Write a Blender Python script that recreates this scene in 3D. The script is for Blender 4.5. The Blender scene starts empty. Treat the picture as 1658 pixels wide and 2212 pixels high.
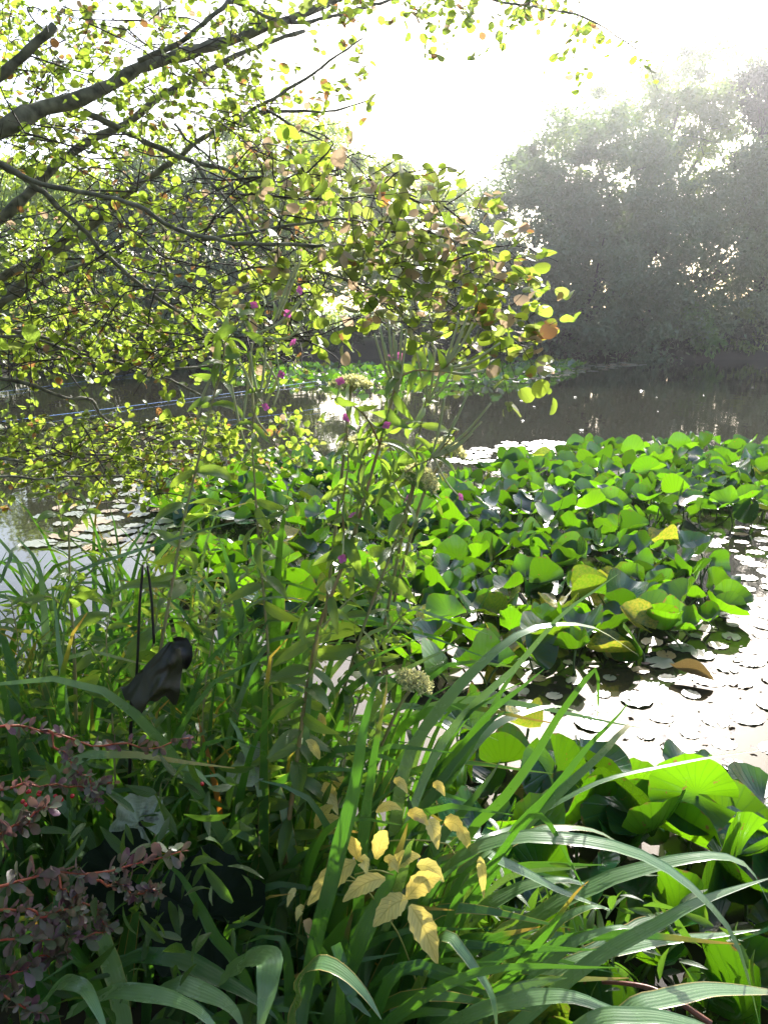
import bpy, math, random
import numpy as np
from mathutils import Vector, Matrix, noise as mnoise

random.seed(7)
RNG = np.random.default_rng(7)
R = math.radians
scene = bpy.context.scene
COL = scene.collection

# ------------------------------------------------------------------ camera
FPX = 1662.0                       # focal length in units of a 1658 x 2212 frame
CX, CY = 829.0, 1106.0
CAM_Z = 1.45
PITCH = R(13.7)
cam_d = bpy.data.cameras.new('camera')
cam_d.sensor_fit = 'VERTICAL'
cam_d.angle = 2*math.atan(CY/FPX)
cam_d.clip_start = 0.02
cam_d.clip_end = 2000
cam = bpy.data.objects.new('camera', cam_d)
COL.objects.link(cam)
cam.location = (0, 0, CAM_Z)
cam.rotation_euler = (math.pi/2-PITCH, 0, 0)
scene.camera = cam

# ------------------------------------------------------------------ light
SUN_AZ, SUN_EL = R(17), R(31)
EXPOSURE = 1.65
w = bpy.data.worlds.new('World')
scene.world = w
w.use_nodes = True
nt = w.node_tree
bg = nt.nodes['Background']
sky = nt.nodes.new('ShaderNodeTexSky')
sky.sky_type = 'NISHITA'
sky.sun_disc = False
sky.sun_elevation = SUN_EL
sky.sun_rotation = SUN_AZ
sky.air_density = 1.0
sky.dust_density = 2.6
sky.ozone_density = 1.0
hs = nt.nodes.new('ShaderNodeHueSaturation')      # thin high haze takes the colour out of the sky
hs.inputs['Saturation'].default_value = .95
nt.links.new(sky.outputs[0], hs.inputs['Color'])
nt.links.new(hs.outputs[0], bg.inputs[0])
bg.inputs[1].default_value = 0.15

sun_d = bpy.data.lights.new('sun', 'SUN')
sun_d.energy = 5.0
sun_d.angle = R(0.53)
sun_d.color = (1.0, 0.965, 0.92)
sun = bpy.data.objects.new('sun', sun_d)
COL.objects.link(sun)
to_sun = Vector((math.sin(SUN_AZ)*math.cos(SUN_EL), math.cos(SUN_AZ)*math.cos(SUN_EL), math.sin(SUN_EL)))
sun.rotation_euler = to_sun.to_track_quat('Z', 'Y').to_euler()
sun.location = (10, 40, 25)

vs = scene.view_settings
vs.view_transform = 'Standard'
vs.look = 'None'
vs.gamma = 1.0
vs.use_curve_mapping = False
vs.exposure = EXPOSURE
scene.cycles.max_bounces = 7
scene.cycles.diffuse_bounces = 3
scene.cycles.glossy_bounces = 3
scene.cycles.transmission_bounces = 4
scene.cycles.volume_bounces = 0
scene.cycles.caustics_reflective = False
scene.cycles.caustics_refractive = False

# ------------------------------------------------------------------ picture <-> place
CP, SP = math.cos(PITCH), math.sin(PITCH)
def ray(px, py):
    a, b = (px-CX)/FPX, (CY-py)/FPX
    return np.array((a, CP+b*SP, -SP+b*CP))
CAM = np.array((0, 0, CAM_Z))
def at(px, py, Y):
    d = ray(px, py)
    return CAM + d*(Y/d[1])
def on_water(px, py, z=0.0):
    d = ray(px, py)
    return CAM + d*((z-CAM_Z)/d[2])
def to_px(p):
    q = np.asarray(p) - CAM
    t = q[1]*CP - q[2]*SP
    return np.array((CX+FPX*q[0]/t, CY-FPX*(q[1]*SP+q[2]*CP)/t))
def depth_of(p):
    q = np.asarray(p)-CAM
    return q[1]*CP - q[2]*SP
def nrm(v):
    v = np.asarray(v, float)
    return v/(np.linalg.norm(v)+1e-12)

# ------------------------------------------------------------------ meshes
class MB:
    def __init__(s):
        s.V, s.Q, s.T, s.U, s.W, s.MQ, s.MT, s.n = [], [], [], [], [], [], [], 0
    def add(s, V, Q=None, T=None, uv=None, var=None, m=0):
        V = np.asarray(V, float).reshape(-1, 3)
        k = len(V)
        s.V.append(V)
        s.U.append(np.zeros((k, 2)) if uv is None else np.asarray(uv, float))
        if var is None: var = (random.random(), random.random())
        s.W.append(np.broadcast_to(np.asarray(var, float), (k, 2)))
        if Q is not None and len(Q):
            s.Q.append(np.asarray(Q, int)+s.n); s.MQ.append(np.full(len(Q), m))
        if T is not None and len(T):
            s.T.append(np.asarray(T, int)+s.n); s.MT.append(np.full(len(T), m))
        s.n += k
    def mesh(s, name, mats, smooth=True):
        V = np.concatenate(s.V); U = np.concatenate(s.U); W = np.concatenate(s.W)
        Q = np.concatenate(s.Q) if s.Q else np.zeros((0, 4), int)
        T = np.concatenate(s.T) if s.T else np.zeros((0, 3), int)
        mi = np.concatenate(s.MQ+s.MT) if (s.MQ or s.MT) else np.zeros(0, int)
        me = bpy.data.meshes.new(name)
        loops = np.concatenate([Q.ravel(), T.ravel()]).astype(np.int32)
        tot = np.concatenate([np.full(len(Q), 4), np.full(len(T), 3)]).astype(np.int32)
        start = np.concatenate([[0], np.cumsum(tot)[:-1]]).astype(np.int32)
        me.vertices.add(len(V)); me.vertices.foreach_set('co', V.astype(np.float32).ravel())
        me.loops.add(len(loops)); me.loops.foreach_set('vertex_index', loops)
        me.polygons.add(len(tot)); me.polygons.foreach_set('loop_start', start); me.polygons.foreach_set('loop_total', tot)
        me.polygons.foreach_set('material_index', mi.astype(np.int32))
        me.polygons.foreach_set('use_smooth', np.full(len(tot), smooth))
        for nm, A in (('UVMap', U), ('var', W)):
            l = me.uv_layers.new(name=nm)
            l.data.foreach_set('uv', A[loops].astype(np.float32).ravel())
        for m in (mats if isinstance(mats, (list, tuple)) else [mats]): me.materials.append(m)
        me.update(calc_edges=True)
        return me
    def build(s, name, mats, parent=None, smooth=True):
        if parent is not None:
            off = np.array(parent.matrix_world.translation)
            s.V = [v-off for v in s.V]
        o = bpy.data.objects.new(name, s.mesh(name, mats, smooth))
        COL.objects.link(o)
        if parent is not None: o.parent = parent
        return o

def tag(o, label=None, cat=None, group=None, kind=None):
    if label: o['label'] = label
    if cat: o['category'] = cat
    if group: o['group'] = group
    if kind: o['kind'] = kind
    return o
def thing(name, label, cat, loc, group=None):
    o = bpy.data.objects.new(name, None)
    o.empty_display_size = 0.1
    COL.objects.link(o)
    o.location = [float(c) for c in loc]
    o.matrix_world = Matrix.Translation(o.location)
    return tag(o, label, cat, group)

def smooth_line(P, n=14):
    """Catmull-Rom through the rows of P (any number of columns), n samples in all."""
    P = np.asarray(P, float)
    if len(P) == 2:
        t = np.linspace(0, 1, n)[:, None]
        return P[0]*(1-t)+P[1]*t
    E = np.vstack([2*P[0]-P[1], P, 2*P[-1]-P[-2]])
    seg = np.linalg.norm(np.diff(P[:, :3], axis=0), axis=1)
    cs = np.concatenate([[0], np.cumsum(seg)])
    out = []
    for s in np.linspace(0, cs[-1], n):
        i = min(max(np.searchsorted(cs, s)-1, 0), len(P)-2)
        t = (s-cs[i])/max(seg[i], 1e-9)
        a, b, c, d = E[i], E[i+1], E[i+2], E[i+3]
        out.append(.5*((2*b)+(-a+c)*t+(2*a-5*b+4*c-d)*t*t+(-a+3*b-3*c+d)*t**3))
    return np.array(out)

def frame_along(C, hint):
    """tangent, side, normal along the polyline C; the normal stays near hint."""
    Tn = np.gradient(C, axis=0)
    Tn /= np.linalg.norm(Tn, axis=1)[:, None]+1e-12
    H = np.broadcast_to(np.asarray(hint, float), C.shape)
    S = np.cross(Tn, H)
    bad = np.linalg.norm(S, axis=1) < 1e-3
    if bad.any(): S[bad] = np.cross(Tn[bad], H[bad]+np.array((.31, .17, .1)))
    S /= np.linalg.norm(S, axis=1)[:, None]+1e-12
    N = np.cross(S, Tn)
    return Tn, S, N

def tube(mb, C, r, k=6, m=0, var=None, cap=True):
    C = np.asarray(C, float); n = len(C)
    r = np.broadcast_to(np.asarray(r, float), (n,))
    Tn = np.gradient(C, axis=0); Tn /= np.linalg.norm(Tn, axis=1)[:, None]+1e-12
    ref = np.array((0, 0, 1.)) if abs(Tn[:, 2]).mean() < .8 else np.array((0, 1., 0))
    S = np.cross(Tn, ref); S /= np.linalg.norm(S, axis=1)[:, None]+1e-9
    N = np.cross(S, Tn)
    a = np.arange(k)*2*math.pi/k
    V = C[:, None, :]+r[:, None, None]*(np.cos(a)[None, :, None]*S[:, None, :]+np.sin(a)[None, :, None]*N[:, None, :])
    i = np.arange(n-1)[:, None]*k; j = np.arange(k)[None, :]; j2 = (j+1) % k
    Q = np.stack([i+j, i+j2, i+k+j2, i+k+j], -1).reshape(-1, 4)
    uv = np.stack(np.broadcast_arrays(np.arange(k)[None, :]/k, np.linspace(0, 1, n)[:, None]), -1).reshape(-1, 2)
    V = V.reshape(-1, 3)
    T = None
    if cap:
        V = np.vstack([V, C[0], C[-1]]); uv = np.vstack([uv, [0, 0], [0, 1]])
        b, e = n*k, n*k+1
        T = [(b, (q+1) % k, q) for q in range(k)]+[(e, (n-1)*k+q, (n-1)*k+(q+1) % k) for q in range(k)]
    mb.add(V, Q, T, uv, var, m)

def ribbon(mb, C, wd, hint, prof, m=0, var=None):
    """A blade: C centre line, wd half widths, prof = cross-section heights (fraction of half width) over 5 columns."""
    n = len(C)
    Tn, S, N = frame_along(C, hint)
    cols = np.array((-1, -.55, 0, .55, 1.))
    V = C[:, None, :]+wd[:, None, None]*(cols[None, :, None]*S[:, None, :]+np.asarray(prof)[None, :, None]*N[:, None, :])
    i = np.arange(n-1)[:, None]*5; j = np.arange(4)[None, :]
    Q = np.stack([i+j, i+j+1, i+j+6, i+j+5], -1).reshape(-1, 4)
    uv = np.stack(np.broadcast_arrays((cols[None, :]+1)/2, np.linspace(0, 1, n)[:, None]), -1).reshape(-1, 2)
    mb.add(V.reshape(-1, 3), Q, None, uv, var, m)

# ------------------------------------------------------------------ materials
def new_mat(name):
    m = bpy.data.materials.new(name); m.use_nodes = True
    for n in list(m.node_tree.nodes):
        if n.type != 'OUTPUT_MATERIAL': m.node_tree.nodes.remove(n)
    return m, m.node_tree, m.node_tree.nodes['Material Output']
def N(t, ty, **k):
    n = t.nodes.new(ty)
    for a, b in k.items(): setattr(n, a, b)
    return n
def mixc(t, fac, a, b):
    n = N(t, 'ShaderNodeMix', data_type='RGBA')
    for s, v in ((0, fac), (6, a), (7, b)):
        if isinstance(v, (int, float)): n.inputs[s].default_value = v
        elif isinstance(v, tuple): n.inputs[s].default_value = (*v, 1)
        else: t.links.new(v, n.inputs[s])
    return n.outputs[2]
def math_(t, op, a, b=None, c=None, clamp=False):
    n = N(t, 'ShaderNodeMath', operation=op, use_clamp=clamp)
    for i, v in enumerate((a, b, c)):
        if v is None: continue
        if isinstance(v, (int, float)): n.inputs[i].default_value = v
        else: t.links.new(v, n.inputs[i])
    return n.outputs[0]
def ramp(t, fac, lo, hi):
    n = N(t, 'ShaderNodeMapRange'); t.links.new(fac, n.inputs[0])
    n.inputs[1].default_value, n.inputs[2].default_value = lo, hi
    return n.outputs[0]

def leaf_mat(name, A, B, trans, tmix=.45, rough=.4, spec=.5, spots=None, spot_amt=.0, stripes=0, tip=None, per_object=False,
             vein=None, vcol=None, under=None, edge=None, nscale=40, coat=0.0, tvar=0.0, odd=None, rim=None, bump=.35):
    """Thin leaf: gloss and diffuse on both sides, light coming through as `trans`.
    A..B vary from leaf to leaf; spots = a second colour in patches; stripes = lengthwise ribs; tip = colour at the far end."""
    m, t, out = new_mat(name)
    uvm = N(t, 'ShaderNodeUVMap', uv_map='UVMap'); sp = N(t, 'ShaderNodeSeparateXYZ'); t.links.new(uvm.outputs[0], sp.inputs[0])
    if per_object:
        oi = N(t, 'ShaderNodeObjectInfo'); r1 = oi.outputs['Random']; r2 = math_(t, 'FRACT', math_(t, 'MULTIPLY', r1, 37.7))
    else:
        vr = N(t, 'ShaderNodeUVMap', uv_map='var'); sv = N(t, 'ShaderNodeSeparateXYZ'); t.links.new(vr.outputs[0], sv.inputs[0])
        r1, r2 = sv.outputs[0], sv.outputs[1]
    ge = N(t, 'ShaderNodeNewGeometry')
    tc = N(t, 'ShaderNodeTexCoord')
    nz = N(t, 'ShaderNodeTexNoise'); nz.inputs['Scale'].default_value = nscale; nz.inputs['Detail'].default_value = 4
    t.links.new(tc.outputs['Object'], nz.inputs['Vector'])
    col = mixc(t, r1, A, B)
    col = mixc(t, ramp(t, nz.outputs[0], .35, .75), col, tuple(c*.72 for c in B))
    tr = mixc(t, r2, trans, tuple(c*k for c, k in zip(trans, (1.18, 1.0, .8))))
    bump_h = nz.outputs[0]
    if stripes:
        s = math_(t, 'SINE', math_(t, 'MULTIPLY', sp.outputs[0], stripes*2*math.pi))
        s = ramp(t, s, -1, 1)
        col = mixc(t, math_(t, 'MULTIPLY', s, .22), col, tuple(min(1, c*1.6) for c in A))
        tr = mixc(t, math_(t, 'MULTIPLY', s, .25), tr, tuple(c*.6 for c in trans))
        bump_h = math_(t, 'ADD', math_(t, 'MULTIPLY', s, .25), math_(t, 'MULTIPLY', bump_h, .5))
    if vein:
        if vein == 'radial':
            s = math_(t, 'ABSOLUTE', math_(t, 'SINE', math_(t, 'MULTIPLY', sp.outputs[0], 21*math.pi)))
            s = math_(t, 'POWER', math_(t, 'SUBTRACT', 1.0, s), 4.0)
        else:   # pinnate: side veins slanting from the midrib, u across, v along
            au = math_(t, 'ABSOLUTE', math_(t, 'SUBTRACT', sp.outputs[0], .5))
            ph = math_(t, 'SUBTRACT', math_(t, 'MULTIPLY', sp.outputs[1], 9.0), math_(t, 'MULTIPLY', au, 4.0))
            s = math_(t, 'ABSOLUTE', math_(t, 'SINE', math_(t, 'MULTIPLY', ph, math.pi)))
            s = math_(t, 'POWER', math_(t, 'SUBTRACT', 1.0, s), 5.0)
            mid = math_(t, 'SUBTRACT', 1.0, ramp(t, au, 0, .05))
            s = math_(t, 'MAXIMUM', s, mid)
        col = mixc(t, math_(t, 'MULTIPLY', s, .75 if vcol else .4), col, vcol or tuple(min(1, c*2.2) for c in A))
        tr = mixc(t, math_(t, 'MULTIPLY', s, .45), tr, tuple(c*.45 for c in trans))
        bump_h = math_(t, 'SUBTRACT', math_(t, 'MULTIPLY', bump_h, .4), math_(t, 'MULTIPLY', s, .6))
    if under:
        col = mixc(t, ge.outputs['Backfacing'], col, under)
    if spots:
        n2 = N(t, 'ShaderNodeTexNoise'); n2.inputs['Scale'].default_value = nscale*.6; n2.inputs['Detail'].default_value = 5
        t.links.new(tc.outputs['Object'], n2.inputs['Vector'])
        k = math_(t, 'ADD', n2.outputs[0], math_(t, 'MULTIPLY', math_(t, 'SUBTRACT', r2, 1-spot_amt), 1.2))
        k = ramp(t, k, .56, .62)
        col = mixc(t, k, col, spots); tr = mixc(t, k, tr, tuple(c*.9 for c in spots))
    if edge:
        au = math_(t, 'ABSOLUTE', math_(t, 'SUBTRACT', sp.outputs[0], .5))
        k = math_(t, 'MULTIPLY', ramp(t, au, .42, .5), ramp(t, r2, .8, .9))
        col = mixc(t, k, col, edge); tr = mixc(t, k, tr, edge)
    if tip:
        k = math_(t, 'ADD', sp.outputs[1], math_(t, 'MULTIPLY', math_(t, 'SUBTRACT', nz.outputs[0], .5), .25))
        k = math_(t, 'MULTIPLY', ramp(t, k, .8, .97), ramp(t, r1, .72, .85))
        col = mixc(t, k, col, tip); tr = mixc(t, k, tr, tip)
    if odd:      # a few leaves have turned
        k = math_(t, 'MULTIPLY', ramp(t, r2, .94, .99), ramp(t, nz.outputs[0], .25, .6))
        col = mixc(t, k, col, odd); tr = mixc(t, k, tr, odd)
    if rim:      # browned rim and small holes of rot
        n3 = N(t, 'ShaderNodeTexNoise'); n3.inputs['Scale'].default_value = 5; n3.inputs['Detail'].default_value = 6
        t.links.new(tc.outputs['Object'], n3.inputs['Vector'])
        k = ramp(t, math_(t, 'ADD', sp.outputs[1], math_(t, 'MULTIPLY', n3.outputs[0], .5)), 1.24, 1.32)
        k = math_(t, 'MAXIMUM', k, ramp(t, n3.outputs[0], .69, .72))
        col = mixc(t, k, col, rim); tr = mixc(t, k, tr, rim)
    p = N(t, 'ShaderNodeBsdfPrincipled')
    t.links.new(col, p.inputs['Base Color'])
    t.links.new(math_(t, 'ADD', math_(t, 'MULTIPLY', nz.outputs[0], .2), rough-.1), p.inputs['Roughness'])
    p.inputs['Specular IOR Level'].default_value = spec
    if coat: p.inputs['Coat Weight'].default_value = coat; p.inputs['Coat Roughness'].default_value = .25
    b = N(t, 'ShaderNodeBump'); b.inputs['Strength'].default_value = bump; b.inputs['Distance'].default_value = .004
    t.links.new(bump_h, b.inputs['Height']); t.links.new(b.outputs[0], p.inputs['Normal'])
    q = N(t, 'ShaderNodeBsdfTranslucent'); t.links.new(tr, q.inputs['Color'])
    x = N(t, 'ShaderNodeMixShader'); x.inputs[0].default_value = tmix
    if tvar: t.links.new(math_(t, 'MULTIPLY_ADD', math_(t, 'FRACT', math_(t, 'MULTIPLY', r1, 91.3)), tmix*tvar*2, tmix*(1-tvar)), x.inputs[0])
    t.links.new(p.outputs[0], x.inputs[1]); t.links.new(q.outputs[0], x.inputs[2])
    t.links.new(x.outputs[0], out.inputs[0])
    return m

def solid_mat(name, A, B, rough=.8, scale=12, bump=.4, dist=.01, spec=.3, stretch=(1, 1, 1)):
    m, t, out = new_mat(name)
    tc = N(t, 'ShaderNodeTexCoord'); mp = N(t, 'ShaderNodeMapping'); mp.inputs['Scale'].default_value = stretch
    t.links.new(tc.outputs['Object'], mp.inputs[0])
    nz = N(t, 'ShaderNodeTexNoise'); nz.inputs['Scale'].default_value = scale; nz.inputs['Detail'].default_value = 6
    t.links.new(mp.outputs[0], nz.inputs['Vector'])
    p = N(t, 'ShaderNodeBsdfPrincipled')
    t.links.new(mixc(t, ramp(t, nz.outputs[0], .3, .7), A, B), p.inputs['Base Color'])
    p.inputs['Roughness'].default_value = rough; p.inputs['Specular IOR Level'].default_value = spec
    b = N(t, 'ShaderNodeBump'); b.inputs['Strength'].default_value = bump; b.inputs['Distance'].default_value = dist
    t.links.new(nz.outputs[0], b.inputs['Height']); t.links.new(b.outputs[0], p.inputs['Normal'])
    t.links.new(p.outputs[0], out.inputs[0])
    return m

M = {}
M['alder'] = leaf_mat('alder_leaf', (.07, .12, .015), (.12, .17, .02), (.31, .46, .05), tmix=.6, rough=.42, spots=(.30, .15, .05), spot_amt=.12, vein='pinnate', nscale=30)
M['alder_old'] = leaf_mat('alder_leaf_mottled', (.10, .13, .03), (.17, .18, .05), (.30, .38, .08), tmix=.5, rough=.32, spec=.7, spots=(.46, .33, .21), spot_amt=.42, vein='pinnate', nscale=38)
M['willow'] = leaf_mat('willow_leaf', (.07, .11, .055), (.15, .20, .115), (.17, .28, .06), tmix=.34, rough=.5)
M['willow_green'] = leaf_mat('green_willow_leaf', (.08, .13, .04), (.13, .19, .06), (.26, .40, .06), tmix=.42, rough=.5)
M['hedge'] = leaf_mat('far_tree_leaf', (.10, .17, .04), (.15, .22, .06), (.42, .58, .10), tmix=.52, rough=.5)
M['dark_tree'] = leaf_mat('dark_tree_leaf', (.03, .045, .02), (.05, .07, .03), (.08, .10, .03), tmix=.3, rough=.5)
M['ivy'] = leaf_mat('bright_shrub_leaf', (.06, .15, .04), (.10, .2, .05), (.2, .36, .06), tmix=.4, rough=.45)
M['lily'] = leaf_mat('lily_leaf', (.007, .048, .026), (.018, .07, .018), (.10, .27, .004), tmix=.36, tvar=.75, rough=.2, spec=.7, per_object=True,
                     vein='radial', under=(.07, .16, .012), nscale=9, coat=.1, odd=(.34, .30, .03), rim=(.16, .09, .03))
M['lily_wet'] = leaf_mat('floating_lily_leaf', (.07, .10, .06), (.16, .17, .11), (.2, .3, .03), tmix=.08, rough=.42, spec=1.0, per_object=True,
                     vein='radial', spots=(.25, .16, .06), spot_amt=.35, nscale=14, coat=.3)
M['lily_dead'] = leaf_mat('withered_lily_leaf', (.22, .19, .09), (.14, .10, .05), (.2, .15, .05), tmix=.2, rough=.5, per_object=True, nscale=25)
M['petiole'] = solid_mat('lily_petiole', (.05, .09, .02), (.09, .12, .03), rough=.5)
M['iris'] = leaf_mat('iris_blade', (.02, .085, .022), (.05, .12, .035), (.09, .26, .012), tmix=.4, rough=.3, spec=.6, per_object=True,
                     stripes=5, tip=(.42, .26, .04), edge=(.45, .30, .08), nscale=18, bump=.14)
M['iris_pale_sheen'] = leaf_mat('iris_blade_pale_sheen', (.10, .20, .07), (.15, .25, .11), (.14, .27, .03), tmix=.26, rough=.27, spec=.9, per_object=True,
                     stripes=6, tip=(.42, .30, .08), edge=(.50, .36, .12), nscale=18, bump=.14)  # paler base: sky sheen of the arching blades put into the colour
M['iris_dry'] = leaf_mat('iris_blade_dry', (.35, .17, .03), (.22, .12, .03), (.5, .2, .02), tmix=.4, rough=.5, per_object=True, stripes=4)
M['herb'] = leaf_mat('willowherb_leaf', (.06, .13, .035), (.12, .18, .06), (.26, .42, .04), tmix=.5, rough=.36, spec=.7, vein='pinnate', spots=(.3, .2, .05), spot_amt=.06, nscale=50)
M['herb_stem'] = solid_mat('willowherb_stem', (.26, .27, .11), (.26, .19, .10), rough=.5, scale=30)
M['herb_stem_red'] = solid_mat('reddish_willowherb_stem', (.30, .17, .09), (.26, .23, .10), rough=.5, scale=30)
M['herb_pod'] = solid_mat('willowherb_pod', (.34, .38, .20), (.40, .36, .20), rough=.6, scale=60)
M['pink'] = leaf_mat('pink_petal', (.5, .10, .36), (.58, .16, .44), (.6, .13, .45), tmix=.45, rough=.5)
M['umbel'] = leaf_mat('umbel_seed', (.52, .55, .30), (.62, .62, .38), (.65, .68, .32), tmix=.5, rough=.7)
M['under'] = leaf_mat('undergrowth_leaf', (.02, .06, .012), (.045, .09, .02), (.10, .22, .015), tmix=.4, rough=.45, vein='pinnate', nscale=40)
M['barb'] = leaf_mat('barberry_leaf', (.17, .085, .13), (.09, .14, .06), (.20, .10, .10), tmix=.35, rough=.4, spots=(.12, .05, .07), spot_amt=.2, nscale=60)
M['barb_twig'] = solid_mat('barberry_twig', (.30, .04, .03), (.22, .08, .03), rough=.5, scale=40)
M['berry'] = solid_mat('red_berry', (.45, .01, .015), (.35, .01, .02), rough=.25, scale=30, bump=.05, spec=.6)
M['yellow'] = leaf_mat('yellow_rose_leaf', (.74, .62, .18), (.78, .68, .30), (.66, .56, .12), tmix=.35, rough=.5, vein='pinnate', vcol=(.38, .30, .06), spots=(.52, .36, .18), spot_amt=.10, nscale=30)
M['rose_stem'] = solid_mat('briar_stem', (.28, .28, .07), (.20, .22, .06), rough=.5, scale=40)
M['bark'] = solid_mat('alder_bark', (.06, .055, .045), (.26, .24, .20), rough=.85, scale=22, bump=.8, dist=.006, stretch=(1, 1, 1))
M['twig'] = solid_mat('twig_bark', (.035, .028, .022), (.07, .055, .045), rough=.8, scale=30)
M['far_bark'] = solid_mat('far_tree_bark', (.05, .045, .04), (.09, .08, .07), rough=.9, scale=5)
M['soil'] = solid_mat('bank_soil', (.02, .016, .01), (.045, .035, .02), rough=.95, scale=9, bump=.8, dist=.03)
M['rope'] = solid_mat('blue_cord', (.10, .26, .55), (.14, .30, .6), rough=.6, scale=60)
M['withered'] = leaf_mat('withered_dark_leaf', (.006, .006, .004), (.018, .017, .006), (.02, .02, .003), tmix=.1, rough=.45, spots=(.004, .003, .004), spot_amt=.5, nscale=24)
M['black_stem'] = solid_mat('black_stem', (.008, .006, .006), (.02, .015, .012), rough=.5, scale=30)
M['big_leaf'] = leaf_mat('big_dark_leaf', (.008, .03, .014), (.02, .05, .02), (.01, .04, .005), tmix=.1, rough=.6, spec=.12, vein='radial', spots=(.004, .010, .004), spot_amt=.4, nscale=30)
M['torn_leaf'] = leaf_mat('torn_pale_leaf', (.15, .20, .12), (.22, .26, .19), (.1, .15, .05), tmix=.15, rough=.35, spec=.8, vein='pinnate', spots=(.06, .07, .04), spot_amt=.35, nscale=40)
M['brown'] = solid_mat('brown_stem', (.16, .06, .045), (.10, .04, .03), rough=.35, scale=20)
M['dead_leaf'] = leaf_mat('dead_leaf', (.10, .05, .03), (.05, .03, .03), (.15, .06, .02), tmix=.2, rough=.5, per_object=True)
M['scum'] = leaf_mat('pale_scum', (.22, .24, .14), (.30, .28, .2), (.2, .2, .1), tmix=.1, rough=.35, per_object=True)

# grass on the far bank and the bed under the water share one ground sheet
def ground_mat():
    m, t, out = new_mat('ground_earth_and_grass')
    ge = N(t, 'ShaderNodeNewGeometry'); sp = N(t, 'ShaderNodeSeparateXYZ'); t.links.new(ge.outputs['Position'], sp.inputs[0])
    nz = N(t, 'ShaderNodeTexNoise'); nz.inputs['Scale'].default_value = 1.3; nz.inputs['Detail'].default_value = 8
    t.links.new(ge.outputs['Position'], nz.inputs['Vector'])
    soil = mixc(t, nz.outputs[0], (.018, .014, .009), (.05, .038, .022))
    grass = mixc(t, nz.outputs[0], (.05, .10, .02), (.10, .17, .03))
    k = math_(t, 'MULTIPLY', ramp(t, sp.outputs[2], .7, .95), ramp(t, sp.outputs[1], 20, 25))
    p = N(t, 'ShaderNodeBsdfPrincipled'); p.inputs['Roughness'].default_value = .95
    t.links.new(mixc(t, k, soil, grass), p.inputs['Base Color'])
    b = N(t, 'ShaderNodeBump'); b.inputs['Distance'].default_value = .05; t.links.new(nz.outputs[0], b.inputs['Height']); t.links.new(b.outputs[0], p.inputs['Normal'])
    t.links.new(p.outputs[0], out.inputs[0])
    return m
def water_mat():
    m, t, out = new_mat('pond_water')
    ge = N(t, 'ShaderNodeNewGeometry')
    mp = N(t, 'ShaderNodeMapping'); mp.inputs['Scale'].default_value = (1.0, .45, 1); t.links.new(ge.outputs['Position'], mp.inputs[0])
    nz = N(t, 'ShaderNodeTexNoise'); nz.inputs['Scale'].default_value = 3.0; nz.inputs['Detail'].default_value = 3
    t.links.new(mp.outputs[0], nz.inputs['Vector'])
    p = N(t, 'ShaderNodeBsdfPrincipled')
    p.inputs['Base Color'].default_value = (.020, .019, .012, 1)
    p.inputs['Roughness'].default_value = .03; p.inputs['IOR'].default_value = 1.33
    b = N(t, 'ShaderNodeBump'); b.inputs['Strength'].default_value = .25; b.inputs['Distance'].default_value = .012
    t.links.new(nz.outputs[0], b.inputs['Height']); t.links.new(b.outputs[0], p.inputs['Normal'])
    t.links.new(p.outputs[0], out.inputs[0])
    return m

# ------------------------------------------------------------------ the setting
def sstep(x, a, b):
    t = np.clip((x-a)/(b-a), 0, 1); return t*t*(3-2*t)
def near_edge(x):      # y of the near water edge
    return 1.0+1.1*sstep(-x, -.7, .9)+.10*np.sin(x*3.1)+6*sstep(-x, 3.2, 9)+4*sstep(x, 7, 14)
def far_edge(x):
    return 33.5+1.6*np.sin(x*.21+.6)+.6*np.sin(x*.9)-7*sstep(-x, 8, 24)-3*sstep(x, 17, 30)
def ground_h(x, y):
    a = sstep(near_edge(x)-y, -.5, .5)*.35
    b = sstep(y-far_edge(x), -1.2, 2.2)*.9 + sstep(y, 40, 90)*2
    c = sstep(np.abs(x), 30, 34)*.6
    return -.7+np.maximum(np.maximum(a/.35*(.88), b/.9*1.25 if False else b+.7*sstep(y-far_edge(x), -1.2, 1.0)), c/.6*1.2)
def spaced(lo, mid, hi, n1, n2):
    return None
gx = np.concatenate([-np.geomspace(400, 4, 46), np.linspace(-3.9, 3.9, 66), np.geomspace(4, 400, 46)])
gy = np.concatenate([-np.geomspace(60, 1, 10), np.linspace(-.8, 4, 44), np.geomspace(4.2, 26, 26), np.linspace(26.5, 44, 40), np.geomspace(45, 900, 22)])
X, Y = np.meshgrid(gx, gy)
Z = ground_h(X, Y)
Z = Z + .03*np.sin(X*5.1+Y*3.3)*np.sin(Y*4.7-X*2.0)
mb = MB()
ny, nx = X.shape
i = np.arange(ny-1)[:, None]*nx; j = np.arange(nx-1)[None, :]
mb.add(np.stack([X, Y, Z], -1).reshape(-1, 3), np.stack([i+j, i+j+1, i+nx+j+1, i+nx+j], -1).reshape(-1, 4))
tag(mb.build('ground', ground_mat()), kind='structure')

mb = MB()
mb.add([(-36, -1, 0), (36, -1, 0), (36, 42, 0), (-36, 42, 0)], [(0, 1, 2, 3)])
tag(mb.build('pond_water', water_mat(), smooth=False), kind='structure')

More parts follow.
